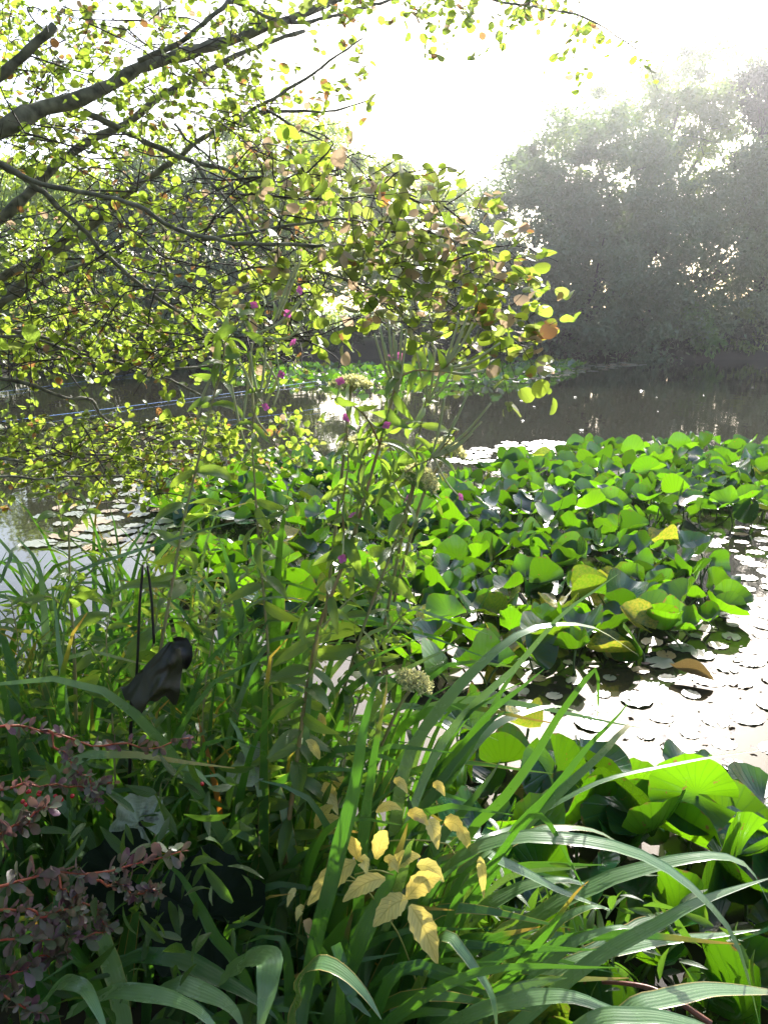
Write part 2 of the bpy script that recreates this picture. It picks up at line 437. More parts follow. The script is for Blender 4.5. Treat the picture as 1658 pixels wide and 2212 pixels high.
# ------------------------------------------------------------------ leaf scatter
def leaf_template(widths, fold=.18, droop=.12, ys=None):
    """3 columns x len(widths) rows, length 1 along +y, half width per row, normal +z."""
    n = len(widths); ys = np.linspace(0, 1, n) if ys is None else np.asarray(ys)
    V, uv = [], []
    for y, w_ in zip(ys, widths):
        for c in (-1, 0, 1):
            V.append((c*w_, y, abs(c)*w_*fold*2-droop*y*y)); uv.append((.5+.5*c, y))
    Q = []
    for a in range(n-1):
        for c in range(2):
            Q.append((a*3+c, a*3+c+1, a*3+c+4, a*3+c+3))
    return np.array(V), np.array(Q), np.array(uv)
ROUND = leaf_template((.05, .27, .41, .46, .43, .30, .08), .16, .16, (0, .10, .28, .5, .74, .92, .98))
ROUND2 = leaf_template((.05, .25, .38, .44, .42, .27, .05), -.10, -.22, (0, .10, .28, .5, .74, .92, 1.0))
LANCE = leaf_template((.03, .11, .12, .085, .01), .2, .3)
OVAL = leaf_template((.04, .20, .27, .22, .03), .12, .15)
QUAD = (np.array([(0, 0, 0), (.22, .45, .05), (0, 1, 0), (-.22, .45, .05)]), np.array([(0, 1, 2, 3)]), np.array([(.5, 0), (1, .5), (.5, 1), (0, .5)]))
def scatter(mb, tmpl, O, D, Nr, S, m=0, squash=None):
    """leaves with bases O, directions D, normals Nr, lengths S"""
    V, Q, uv = tmpl
    n, k = len(O), len(V)
    D = D/(np.linalg.norm(D, axis=1)[:, None]+1e-9)
    X_ = np.cross(D, Nr); X_ /= np.linalg.norm(X_, axis=1)[:, None]+1e-9
    Z_ = np.cross(X_, D)
    W = O[:, None, :]+S[:, None, None]*(V[None, :, 0:1]*X_[:, None, :]+V[None, :, 1:2]*D[:, None, :]+V[None, :, 2:3]*Z_[:, None, :])
    QQ = (np.arange(n)[:, None, None]*k+Q[None]).reshape(-1, 4)
    var = np.repeat(RNG.random((n, 2)), k, axis=0)
    mb.add(W.reshape(-1, 3), QQ, None, np.tile(uv, (n, 1)), var, m)
def rdir(n, up=0., sc=1.):
    v = RNG.normal(size=(n, 3))*sc; v[:, 2] += up
    return v/(np.linalg.norm(v, axis=1)[:, None]+1e-9)

# ------------------------------------------------------------------ far trees
def far_tree(name, label, cat, base, lobes, mat, n, size, trunk_r=.18, group=None, droop=-.3, shell=.55, clump=.5, limbs=True):
    """lobes: (px, py, rx_px, ry_px, depth Y, depth radius in m) - ellipsoids standing at their own distance"""
    t = thing(name, label, cat, base, group)
    L = []
    for (px, py, rx, ry, Y_, rd) in lobes:
        c = at(px, py, Y_); k = depth_of(c)/FPX
        L.append((c, np.array((rx*k, rd, ry*k))))
    base = np.asarray(base, float)
    bm_ = MB()
    for c, r in L:
        mid = (base+c)/2+RNG.normal(size=3)*.25
        tube(bm_, smooth_line([base+RNG.normal(size=3)*.1*np.array((1, 1, 0)), mid, c], 7), np.linspace(trunk_r, trunk_r*.25, 7), 6)
        if limbs:
            for _ in range(5):
                e = c+rdir(1)[0]*r*.9
                tube(bm_, smooth_line([(mid+c)/2, (c+e)/2+RNG.normal(size=3)*.4, e], 7), np.linspace(trunk_r*.2, .01, 7), 4)
    bm_.build('trunk', M['far_bark'], t)
    vol = np.array([r[0]*r[2] for _, r in L]); cnt = (n*vol/vol.sum()).astype(int)
    cm = MB()
    for (c, r), q in zip(L, cnt):
        nc = max(12, int(q/210))
        u = rdir(nc)*(shell+(1.08-shell)*RNG.random(nc)[:, None]**.7)+RNG.normal(size=(nc, 3))*.10
        cc = c+u*r
        idx = RNG.integers(0, nc, q)
        sz = (.35+.9*RNG.random(nc))[idx][:, None]
        O = cc[idx]+RNG.normal(size=(q, 3))*clump*sz*np.array((.8, .8, .6))*np.minimum(r, 2.0)*.55
        O[:, 2] = np.maximum(O[:, 2], .05+RNG.random(q)*.1)
        D = rdir(q, droop)+.5*(O-c)/np.linalg.norm(r)
        Nn = O-cc[idx]; Nn /= np.linalg.norm(Nn, axis=1)[:, None]+1e-6
        scatter(cm, QUAD, O, D, Nn*1.1+rdir(q, .5)*.8, size*(.6+.8*RNG.random(q)))
    cm.build('crown', M[mat], t, smooth=False)
    return t

far_tree('willow_tree', 'broad grey-green willow hanging over the water on the far right bank', 'tree', (8.2, 35.6, .5),
         [(1150, 520, 150, 150, 35, 3), (1300, 420, 190, 160, 36, 3.5), (1450, 520, 190, 190, 35.5, 3.5), (1300, 600, 180, 150, 34, 2.5),
          (1120, 650, 90, 90, 34.5, 2), (1390, 690, 120, 85, 33.6, 2), (1220, 690, 90, 70, 34.6, 2), (1590, 560, 110, 170, 36, 3), (1180, 370, 90, 70, 36.5, 2)],
         'willow', 115000, .22, .25)
far_tree('sallow_tree', 'tall pale green sallow rising behind the grey-green willow', 'tree', (11.5, 40, 1.6),
         [(1400, 290, 180, 130, 40, 3), (1560, 250, 150, 130, 41, 3), (1480, 190, 110, 80, 41, 2.5), (1640, 330, 80, 120, 40, 2.5), (1280, 300, 80, 80, 40, 2), (1500, 400, 180, 90, 40, 2.5)],
         'willow_green', 26000, .24, .22, shell=.25)
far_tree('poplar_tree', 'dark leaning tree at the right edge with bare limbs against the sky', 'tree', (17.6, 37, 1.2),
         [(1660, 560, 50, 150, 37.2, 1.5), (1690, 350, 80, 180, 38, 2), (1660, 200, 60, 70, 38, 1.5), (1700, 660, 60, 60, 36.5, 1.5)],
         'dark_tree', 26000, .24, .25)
far_tree('shrub', 'bright green shrub on the far bank under the willow', 'shrub', (13.2, 34.0, .3),
         [(1500, 690, 36, 34, 33.2, .8), (1525, 725, 26, 35, 33.2, .6)], 'ivy', 1500, .28, .05)
far_tree('shrub', 'low green bush at the right end of the far bank by the grass', 'shrub', (16.8, 34.2, .3),
         [(1630, 735, 60, 30, 33.8, 1), (1600, 700, 35, 40, 34.6, 1)], 'willow_green', 2200, .25, .05)
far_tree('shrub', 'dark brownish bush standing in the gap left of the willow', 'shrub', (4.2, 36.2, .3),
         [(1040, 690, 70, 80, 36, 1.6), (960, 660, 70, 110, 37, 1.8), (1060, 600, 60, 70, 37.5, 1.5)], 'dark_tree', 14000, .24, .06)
far_tree('field_maple', 'light green tree on the far bank behind the middle of the pond', 'tree', (1.5, 37.5, 1.0),
         [(900, 500, 110, 110, 38, 3), (820, 430, 110, 90, 39, 3), (740, 560, 130, 120, 37.5, 3), (960, 450, 60, 60, 39.5, 2), (880, 620, 120, 90, 37, 2.5)],
         'hedge', 26000, .24, .2, group='trees along the far left bank')
far_tree('field_maple', 'tall tree on the far bank seen through the alder boughs left of centre', 'tree', (-5.0, 34, 1.0),
         [(610, 380, 130, 110, 36, 3), (520, 480, 130, 130, 35, 3), (640, 560, 140, 130, 35, 3), (560, 660, 140, 90, 33.5, 2.5), (700, 330, 70, 60, 37, 2)],
         'hedge', 30000, .24, .22, group='trees along the far left bank')
far_tree('sallow_tree', 'grey-green waterside tree behind the lower left alder boughs', 'tree', (-9.5, 31, .9),
         [(330, 540, 170, 140, 32, 3), (250, 640, 170, 110, 30.5, 2.5), (430, 620, 130, 120, 31.5, 2.5), (380, 420, 120, 100, 33, 2.5), (340, 720, 150, 60, 29.5, 2)],
         'willow', 42000, .22, .2, group='trees along the far left bank')
far_tree('field_maple', 'dark hazy tree at the far left edge behind the alder', 'tree', (-15.0, 28, .9),
         [(60, 560, 160, 150, 29, 3), (-60, 640, 160, 120, 28, 3), (120, 680, 150, 90, 27.5, 2.5), (160, 450, 110, 90, 30, 2.5), (0, 450, 120, 90, 30, 2.5)],
         'hedge', 36000, .22, .2, group='trees along the far left bank')
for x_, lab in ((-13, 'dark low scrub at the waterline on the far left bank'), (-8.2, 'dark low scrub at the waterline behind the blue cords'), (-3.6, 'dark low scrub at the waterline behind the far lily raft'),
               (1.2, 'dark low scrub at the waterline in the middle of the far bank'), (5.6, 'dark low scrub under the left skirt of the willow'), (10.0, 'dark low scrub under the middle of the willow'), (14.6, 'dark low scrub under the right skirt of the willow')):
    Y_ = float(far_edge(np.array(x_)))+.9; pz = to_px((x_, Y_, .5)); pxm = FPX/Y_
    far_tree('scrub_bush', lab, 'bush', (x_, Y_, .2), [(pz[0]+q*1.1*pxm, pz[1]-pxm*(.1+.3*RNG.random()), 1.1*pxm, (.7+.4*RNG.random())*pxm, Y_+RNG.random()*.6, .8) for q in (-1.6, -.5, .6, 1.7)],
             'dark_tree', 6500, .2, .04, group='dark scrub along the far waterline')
# reeds on the far bank
def reed_tuft(px, py, n, h, label):
    b = on_water(px, py)
    t = thing('reed_clump', label, 'reeds', b, 'reed tufts at the far bank')
    m_ = MB()
    for _ in range(n):
        o = b+np.array((RNG.normal()*.35, RNG.normal()*.2, 0)); l = h*(.6+.5*RNG.random()); lean = RNG.normal(size=2)*.18
        C = smooth_line([o, o+np.array((lean[0]*l*.4, lean[1]*l*.4, l*.6)), o+np.array((lean[0]*l*1.2, lean[1]*l, l))], 6)
        ribbon(m_, C, .022*np.array((.6, 1, 1, .8, .5, .05)), (0, -1, .1), (0, 0, 0, 0, 0))
    m_.build('blades', M['ivy'], t)
reed_tuft(936, 762, 60, 2.0, 'tall pale reed tuft on the far bank in the middle gap')
reed_tuft(700, 775, 50, 1.6, 'reed tuft on the far bank behind the alder twigs')

# ------------------------------------------------------------------ alder
def px_line(pts, d0, d1, n):
    P = np.array(pts, float); k = np.linspace(d0, d1, len(P))
    return smooth_line(np.array([at(x, y, d) for (x, y), d in zip(P, k)]), n)
BR = [  # pixel polyline, start/end distance, start/end width in px
 ([(-330, 420), (0, 282), (75, 240), (150, 220), (210, 195), (260, 170), (320, 140), (375, 130), (440, 105), (500, 90), (600, 50), (700, 10), (850, -60)], 3.3, 4.4, 44, 9),
 ([(-150, 330), (0, 160), (65, 100), (121, 54)], 3.2, 3.3, 26, 19),
 ([(300, 135), (390, 90), (465, 40), (505, 12), (550, 30), (625, 55), (700, 50), (780, 30), (900, -20)], 3.7, 4.2, 11, 6),
 ([(-260, 700), (0, 475), (75, 400), (140, 340), (215, 290), (290, 260), (375, 195), (450, 155), (520, 115), (600, 85), (680, 60)], 3.6, 4.6, 27, 8),
 ([(185, 240), (260, 275), (325, 310), (400, 345), (500, 375), (560, 420)], 3.6, 3.5, 15, 6),
 ([(-120, 790), (0, 660), (120, 540), (175, 500), (240, 445), (300, 400), (360, 360), (425, 310), (475, 280), (550, 235), (625, 190), (675, 160), (725, 120), (780, 85)], 3.9, 4.2, 22, 4),
 ([(550, 238), (625, 235), (715, 232), (790, 210)], 4.1, 4.3, 8, 3),
 ([(575, 236), (625, 265), (690, 305), (742, 362)], 4.1, 4.0, 6, 3),
 ([(-150, 300), (0, 355), (60, 390), (140, 410), (225, 430), (300, 455), (375, 500), (450, 520), (540, 535), (700, 537), (829, 555), (879, 606), (954, 653), (1029, 693), (1079, 718), (1130, 755)], 2.7, 3.1, 12, 4),
 ([(0, 360), (60, 400), (125, 450), (190, 505), (230, 553), (300, 613), (350, 648), (400, 683), (450, 730), (480, 760)], 3.2, 3.8, 12, 6),
 ([(380, 270), (410, 295), (460, 330), (510, 380), (545, 420), (578, 478)], 3.4, 3.1, 6, 3),
 ([(420, 350), (440, 380), (475, 415), (515, 460), (545, 505), (590, 560), (640, 610)], 3.4, 3.0, 9, 4),
 ([(-120, 720), (0, 658), (75, 623), (150, 588), (220, 560), (330, 500)], 3.7, 4.2, 15, 5),
 ([(-120, 690), (0, 600), (50, 578), (125, 545), (160, 525), (260, 440)], 3.9, 4.3, 24, 8),
 ([(-160, 720), (0, 733), (75, 743), (150, 768), (225, 783), (300, 803), (350, 823), (400, 848), (435, 866)], 3.4, 4.2, 8, 4),
 ([(-160, 690), (0, 713), (100, 733), (200, 768), (300, 798), (375, 800), (440, 796), (540, 790)], 3.5, 4.4, 8, 4),
 ([(-160, 780), (0, 813), (75, 833), (140, 855), (190, 858), (215, 893), (260, 928), (305, 945)], 3.4, 4.0, 11, 4),
 ([(-160, 985), (0, 995), (60, 1005), (100, 993), (200, 995), (275, 998), (350, 1023), (400, 1038)], 3.3, 4.0, 8, 3),
 ([(-160, 1020), (0, 1028), (85, 1033), (175, 1028), (275, 1033), (370, 1040)], 3.2, 3.8, 7, 3),
 ([(850, -60), (960, -30), (1060, -10), (1150, 5), (1280, 40), (1375, 100)], 4.4, 3.6, 9, 3),
 ([(440, 520), (560, 500), (700, 470), (820, 470), (930, 490), (1030, 520), (1110, 545)], 3.0, 2.9, 7, 3),
 ([(560, 420), (640, 430), (740, 440), (860, 430), (960, 470)], 3.3, 3.1, 6, 3),
 ([(590, 560), (700, 590), (800, 640), (850, 690)], 3.0, 2.9, 6, 3),
 ([(-300, 60), (-100, -80), (150, -200), (420, -330), (700, -480)], 3.2, 4.6, 60, 14),
 ([(-200, 0), (60, -60), (300, -90), (600, -120), (900, -260)], 3.0, 4.2, 30, 8),
 ([(-300, 600), (-350, 200), (-300, -300), (-150, -700)], 3.0, 3.4, 60, 30),
]
TR = np.array((-3.0, 2.75, .0))
alder = thing('alder_tree', 'leaning alder on the left bank with dark boughs and yellow-green leaves spread over the pond', 'tree', TR)
tb = MB()
tube(tb, smooth_line([TR+np.array((-.1, -.1, -.3)), TR+np.array((.02, .1, .9)), TR+np.array((.05, .25, 1.8)), TR+np.array((.0, .35, 2.9))], 10), np.linspace(.17, .10, 10), 12)
tb.build('trunk', M['bark'], alder)
POOL = []
for pts, d0, d1, w0, w1 in BR:
    n = max(12, len(pts)*4)
    C = px_line(pts, d0, d1, n)
    C += np.cumsum(RNG.normal(size=C.shape)*.003, axis=0)
    dep = np.array([depth_of(c) for c in C])
    r = np.linspace(w0, w1, n)*dep/FPX/2
    if pts[0][0] < -100:      # boughs that leave the frame run back to the trunk
        q = TR+np.array((.03, .3, min(2.7, max(.7, C[0][2]-.25))))
        L_ = smooth_line([q, (q+C[0])/2+np.array((0, 0, .05)), C[0]], 6)
        C = np.vstack([L_[:-1], C]); r = np.concatenate([np.full(5, r[0]), r])
    r = r*(1+.10*RNG.normal(size=len(r)))
    b_ = MB(); tube(b_, C, r, 8); b_.build('branch', M['bark'], alder)
    POOL.append(C)
POOL = np.concatenate(POOL)
twb, crown, crown2 = MB(), MB(), MB()
def sprays(region, cnt, d0, d1, size, nl, old=.1, rmax=1.1, shadeonly=False, flat=.7):
    global POOL
    x0, y0, x1, y1 = region
    C = np.array([at(x0+(x1-x0)*RNG.random(), y0+(y1-y0)*RNG.random(), d0+(d1-d0)*RNG.random()) for _ in range(cnt)])
    d = np.array([np.min(np.sum((POOL-c)**2, 1)) for c in C])
    for c in C[np.argsort(d)]:
        dd = np.sum((POOL-c)**2, 1); k = int(np.argmin(dd)); a = POOL[k]; dist = math.sqrt(dd[k])
        dirn = nrm(c-a+RNG.normal(size=3)*.03); 
        end = c+dirn*(.10+.16*RNG.random())+np.array((0, 0, -.03))
        ln = smooth_line([a, (a+c)/2+RNG.normal(size=3)*.06*min(1, dist), c, end], 8)
        tube(twb, ln, np.linspace(.0035 if dist > .25 else .0022, .001, 8), 3, cap=False)
        POOL = np.vstack([POOL, ln[3:]])
        m_ = max(3, int(nl*(.6+.8*RNG.random())))
        s = np.sort(RNG.random(m_))**.7*6.9
        i0 = np.minimum(s.astype(int), 6); f = (s-i0)[:, None]
        if dist < .3: pass
        O = ln[i0]*(1-f)+ln[i0+1]*f+RNG.normal(size=(m_, 3))*.012
        keep = (s > 6.9*max(0, 1-.42/max(dist+.2, .2)))
        O = O[keep]
        if not len(O): continue
        side = nrm(np.cross(dirn, (0, 0, 1)))
        sg = np.where(np.arange(len(O)) % 2 == 0, 1, -1)[:, None]
        D = dirn[None]*.6+side[None]*sg*.8+RNG.normal(size=(len(O), 3))*.45+np.array((0, 0, -.2))
        Nn = RNG.normal(size=(len(O), 3))*.55+np.array((0, -.15, flat))
        S = size*(.45+.8*RNG.random(len(O)))
        o_ = RNG.random(len(O)) < old
        if (~o_).any(): scatter(crown, ROUND if RNG.random() < .6 else ROUND2, O[~o_], D[~o_], Nn[~o_], S[~o_])
        if o_.any(): scatter(crown2, ROUND if RNG.random() < .4 else ROUND2, O[o_], D[o_], Nn[o_], S[o_])
sprays((0, 20, 560, 330), 260, 3.3, 5.2, .037, 10)
sprays((0, 300, 720, 560), 200, 3.2, 5.0, .037, 10)
sprays((0, 540, 660, 790), 200, 3.4, 5.2, .037, 11)
sprays((0, 690, 420, 800), 80, 3.6, 4.6, .037, 11)
sprays((520, 360, 1000, 730), 85, 2.6, 3.7, .049, 9, old=.5)
sprays((700, 420, 1060, 620), 36, 2.6, 3.3, .049, 9, old=.55)
sprays((980, 480, 1130, 640), 22, 2.7, 3.1, .052, 7, old=.35)
sprays((1000, 660, 1200, 770), 24, 2.7, 3.1, .056, 7, old=.35)
sprays((860, 600, 1020, 740), 12, 2.7, 3.2, .060, 6, old=.4)
sprays((0, 900, 430, 1060), 155, 3.4, 4.6, .036, 12)
sprays((380, 900, 690, 1000), 60, 3.6, 4.4, .036, 10)
sprays((560, 110, 800, 330), 22, 3.7, 4.5, .05, 7)
sprays((500, -60, 1250, 50), 110, 3.6, 5.0, .042, 9)
sprays((1230, 40, 1410, 170), 10, 3.5, 3.9, .042, 7)
sprays((-500, -700, 900, -40), 170, 3.0, 5.5, .065, 11)  # alder leaves above the frame, put in for their shade
sprays((-600, 0, 0, 1000), 150, 2.6, 5.0, .06, 10)  # alder leaves left of the frame, put in for their shade
def bare_twigs(region, cnt, d0, d1):
    x0, y0, x1, y1 = region
    base = POOL.copy()
    for _ in range(cnt):
        c = at(x0+(x1-x0)*RNG.random(), y0+(y1-y0)*RNG.random(), d0+(d1-d0)*RNG.random())
        a = base[int(np.argmin(np.sum((base-c)**2, 1)))]
        dv = nrm(c-a+RNG.normal(size=3)*.1)*(.15+.45*RNG.random()); dv[2] = dv[2]*.5-.02
        ln = smooth_line([a, a+dv*.35+RNG.normal(size=3)*.03, a+dv*.7+RNG.normal(size=3)*.04, a+dv+np.array((0, 0, -.05))], 9)
        tube(twb, ln, np.linspace(.0036, .0011, 9), 4, cap=False)
        for q in range(RNG.integers(0, 3)):
            b = ln[RNG.integers(3, 8)]; e = b+rdir(1)[0]*.10+dv*.15
            tube(twb, smooth_line([b, (b+e)/2+RNG.normal(size=3)*.012, e], 5), np.linspace(.002, .0009, 5), 3, cap=False)
bare_twigs((0, 250, 700, 800), 260, 3.0, 4.6)
bare_twigs((0, 900, 450, 1060), 60, 3.4, 4.4)
bare_twigs((500, 350, 1000, 720), 60, 2.8, 3.5)
bare_twigs((0, 20, 600, 300), 70, 3.3, 4.6)
def shade_sprays(cnt, lo, hi):  # unseen foliage added to keep skylight off the foreground
    global POOL
    for _ in range(cnt):
        c = RNG.uniform(lo, hi)
        dd = np.sum((POOL-c)**2, 1); a = POOL[int(np.argmin(dd))]
        ln = smooth_line([a, (a+c)/2+np.array((0, 0, .15)), c, c+rdir(1)[0]*.15], 8)
        vis = False      # added foliage that only shades the bank stays out of the open view
        for p in smooth_line(ln, 30):
            if p[1]*CP-(p[2]-CAM_Z)*SP > -.15:
                d_ = max(p[1]*CP-(p[2]-CAM_Z)*SP, .05); a_, b_ = p[0]/d_, (p[1]*SP+(p[2]-CAM_Z)*CP)/d_
                if abs(a_) < .62 and abs(b_) < .8: vis = True
            if np.linalg.norm(p-CAM) < .6: vis = True
        if vis: continue
        tube(twb, ln, np.linspace(.006, .0015, 8), 3, cap=False); POOL = np.vstack([POOL, ln[4:]])
        m_ = 14; O = c+RNG.normal(size=(m_, 3))*np.array((.2, .2, .1))
        scatter(crown, ROUND, O, rdir(m_), rdir(m_, 1.2), .095*(.7+.6*RNG.random(m_)))
shade_sprays(520, (-4.2, -2.5, 2.8), (.6, 2.4, 4.2))
shade_sprays(420, (-4.6, -3.8, .6), (2.6, -2.2, 4.0))  # unseen foliage behind the camera, added purely for shade
shade_sprays(160, (-4.8, -2.5, .6), (-3.0, 2.0, 3.0))
twb.build('twigs', M['twig'], alder)
crown.build('crown', M['alder'], alder)  # also holds the unseen leaves added for shade
crown2.build('crown', M['alder_old'], alder)

# ------------------------------------------------------------------ lily leaves
def lily_mesh(i, R_=1.0, fold=.3, cup=.15, wave=.08, stalk=True, mat='lily'):
    rg = np.random.default_rng(100+i)
    na, nr_ = 34, 8
    d = .16+.10*rg.random()
    th = np.linspace(-math.pi+d, math.pi-d, na)
    ph = rg.random()*6.28; k1 = rg.integers(3, 6); k2 = rg.integers(8, 14)
    V, uv = [(0, 0, 0)], [(.5, 0)]
    for a in range(1, nr_+1):
        rr = a/nr_
        for b, t_ in enumerate(th):
            rad = rr*(1.0+.16*math.cos(t_)+.02*math.sin(t_*k2+ph))*(.82+.18*math.cos(t_*.5)**2)
            x, y = rad*math.cos(t_), rad*math.sin(t_)*.86
            z = cup*rr*rr+fold*abs(y)**1.6+wave*math.sin(t_*k1+ph)*rr**3+.03*math.sin(t_*k2+ph*2)*rr**5
            V.append((x, y, z)); uv.append((b/(na-1), rr))
    V = np.array(V)*R_
    T = [(0, 1+b, 2+b) for b in range(na-1)]
    Q = [(1+(a-1)*na+b, 1+a*na+b, 1+a*na+b+1, 1+(a-1)*na+b+1) for a in range(1, nr_) for b in range(na-1)]
    mb = MB(); mb.add(V, Q, T, uv)
    return mb.mesh('lily_leaf', [M[mat]])
LILY = [lily_mesh(i, 1, f, c, w_) for i, (f, c, w_) in enumerate([(.75, .12, .10), (.5, .3, .14), (1.05, .1, .1), (.35, .25, .16), (.7, .3, .14), (1.25, .0, .12), (.4, -.2, .14), (.9, .05, .16), (.25, .45, .1), (.6, .2, .08), (1.5, .1, .1), (.8, .35, .2)])]
FLAT = [lily_mesh(40+i, 1, .02, .0, .012, mat='lily_wet') for i in range(4)]
DRYL = [lily_mesh(60+i, 1, 1.5, .2, .25, mat='lily_dead') for i in range(2)]

def inside(p, poly):
    x, y = p; c = False; n = len(poly)
    for i in range(n):
        x0, y0 = poly[i]; x1, y1 = poly[i-1]
        if (y0 > y) != (y1 > y) and x < (x1-x0)*(y-y0)/(y1-y0)+x0: c = not c
    return c
def pack(poly_px, gap, tries, z=.1):
    """points on the water inside a picture polygon, at least gap apart"""
    W = np.array([on_water(x, y, z)[:2] for x, y in poly_px]); Wl = [tuple(q) for q in W]
    lo, hi = W.min(0), W.max(0); pts = []
    cell = {}
    for _ in range(tries):
        p = lo+(hi-lo)*RNG.random(2)
        if not inside(p, Wl): continue
        k = (int(p[0]//gap), int(p[1]//gap)); ok = True
        for a in (-1, 0, 1):
            for b in (-1, 0, 1):
                for q in cell.get((k[0]+a, k[1]+b), ()):
                    if (q[0]-p[0])**2+(q[1]-p[1])**2 < gap*gap: ok = False
        if ok: cell.setdefault(k, []).append(p); pts.append(p)
    return np.array(pts)
def lily_leaf(parent, p, R_, z, tilt, az, mesh, stalk=True):
    o = bpy.data.objects.new('leaf', mesh); COL.objects.link(o); o.parent = parent
    off = parent.matrix_world.translation
    o.location = (p[0]-off.x, p[1]-off.y, z-off.z)
    o.rotation_euler = (Matrix.Rotation(az, 3, 'Z') @ Matrix.Rotation(tilt, 3, 'Y') @ Matrix.Rotation(RNG.random()*6.28, 3, 'Z')).to_euler()
    o.scale = (R_, R_, R_)
    return o
def lily_stalk(leaf):
    """the stalk of one leaf, from under the water to the leaf's notch"""
    mw = Matrix.Translation(leaf.parent.location) @ leaf.matrix_basis
    e = np.array(mw.translation); e[2] -= .004
    f = np.array((e[0]+RNG.normal()*.06, e[1]+RNG.normal()*.06, -.05))
    mb = MB(); tube(mb, smooth_line([f, (f+e)/2+RNG.normal(size=3)*.015, e], 5), .005, 5)
    inv = np.array(mw.inverted())
    mb.V = [v @ inv[:3, :3].T+inv[:3, 3] for v in mb.V]
    o = bpy.data.objects.new('stalk', mb.mesh('stalk', [M['petiole']])); COL.objects.link(o); o.parent = leaf
def lily_plants(poly, gap, seeds, hgt, R0, tries=20000, group=None, upright=1.0, stalks=True):
    pts = pack(poly, gap, tries)
    S = np.array([on_water(x, y, .1)[:2] for x, y, _ in seeds])
    who = np.argmin(((pts[:, None]-S[None])**2).sum(2), 1)
    for k, (x, y, lab) in enumerate(seeds):
        mine = pts[who == k]
        if not len(mine): continue
        if len(mine) > 100:
            order = np.argsort(mine[:, 1]); mine = mine[order[:100]]
        c = mine.mean(0)
        t = thing('water_lily_plant', lab, 'water lily', (c[0], c[1], 0), group)
        for p in mine:
            hz = hgt*(.35+.8*RNG.random())
            tl = R(RNG.choice([8, 22, 42, 66], p=[.34, .36, .22, .08])*upright*(.7+.6*RNG.random()))
            Rr = R0*(.65+.5*RNG.random())
            o = lily_leaf(t, p, Rr, hz+.35*Rr*math.sin(tl), tl, RNG.random()*6.28, LILY[RNG.integers(len(LILY))])
            lily_stalk(o)
G = 'water lily plants in the pond'
lily_plants([(1000, 1010), (1110, 1000), (1230, 985), (1290, 940), (1440, 925), (1670, 940), (1760, 960), (1760, 1120), (1640, 1110), (1560, 1110), (1300, 1130), (1000, 1130), (800, 1140), (350, 1120), (330, 1055), (560, 1000), (800, 985), (930, 985)],
    .145, [(1500, 1000, 'high mound of upright lily leaves at the back right of the middle raft'),
          (1240, 1010, 'lily leaves at the back of the middle raft right of the tall willowherb'),
          (950, 1050, 'lily leaves behind the tall willowherb stem in the middle raft'),
          (700, 1030, 'lily leaves between the two tall willowherb stems at the back of the raft'),
          (430, 1085, 'lily leaves at the left end of the middle raft below the alder sprays'),
          (1650, 1040, 'lily leaves at the right frame edge of the middle raft')], .13, .135, group=G, tries=40000)
lily_plants([(800, 1140), (1300, 1130), (1420, 1150), (1560, 1215), (1590, 1250), (1550, 1320), (1450, 1350), (1330, 1385), (1150, 1420), (980, 1460), (880, 1400), (760, 1330), (560, 1330), (400, 1290), (330, 1200)],
    .115, [(1350, 1200, 'lily leaves in the middle of the raft facing the bright water'),
          (1480, 1290, 'lily leaves at the right tip of the middle raft beside the white water'),
          (1150, 1200, 'lily leaves at the heart of the middle raft'),
          (1230, 1340, 'lily leaves at the front right edge of the middle raft with dark gaps under them'),
          (1000, 1380, 'lily leaves at the front of the middle raft behind the arching iris blade'),
          (880, 1240, 'lily leaves just right of the tall willowherb stem'),
          (650, 1260, 'lily leaves behind the dark upright iris blade'),
          (400, 1240, 'lily leaves at the left end of the raft front behind the leafy shoots')], .09, .112, group=G, tries=40000)
lily_plants([(930, 1660), (1010, 1570), (1180, 1560), (1300, 1640), (1440, 1650), (1570, 1700), (1700, 1740), (1760, 1800), (1760, 2300), (1000, 2300), (1000, 2050), (1060, 1850)],
    .12, [(1220, 1660, 'large lily leaves right of the iris tips close to the bank'),
           (1500, 1760, 'big near lily leaves with a folded yellow lobe by the white water'),
           (1350, 1900, 'near lily leaves under the arching pale iris blades'),
           (1620, 1950, 'near lily leaves at the lower right frame edge'),
           (1450, 2130, 'dark near lily leaves at the bottom right corner'),
           (1120, 2000, 'dark near lily leaves at the foot of the iris clump')], .10, .115, tries=30000, group=G)
# three big near leaves seen clearly
hero_l = thing('water_lily_plant', 'big upright near lily leaves standing in front of the white water by the right edge', 'water lily', on_water(1500, 1800), G)
for (px, py, z, Rr, tl, az, rz, k) in [(1505, 1715, .30, .125, 62, -95, 40, 8), (1200, 1650, .25, .125, 58, -120, 90, 0), (1400, 1800, .22, .125, 40, 120, 0, 1), (1300, 1740, .2, .12, 45, 60, 10, 2), (1600, 1840, .2, .125, 48, -70, 0, 4)]:
    z *= .7
    p = on_water(px, py, z)
    o = lily_leaf(hero_l, p, Rr, z, R(tl), R(az), LILY[k])
    lily_stalk(o)
# far raft of lilies
lily_plants([(430, 800), (620, 775), (1130, 762), (1270, 785), (1200, 808), (1130, 826), (900, 832), (620, 822)], .33,
    [(560, 800, 'far low lily raft behind the left alder twigs'), (760, 797, 'far low lily raft behind the tall willowherb tops'),
     (930, 797, 'far low lily raft in the middle of the pond'), (1100, 797, 'far low lily raft under the alder tip'), (1210, 792, 'right tip of the far lily raft before the willow')],
    .10, .16, tries=9000, group='far lily rafts', upright=.7)

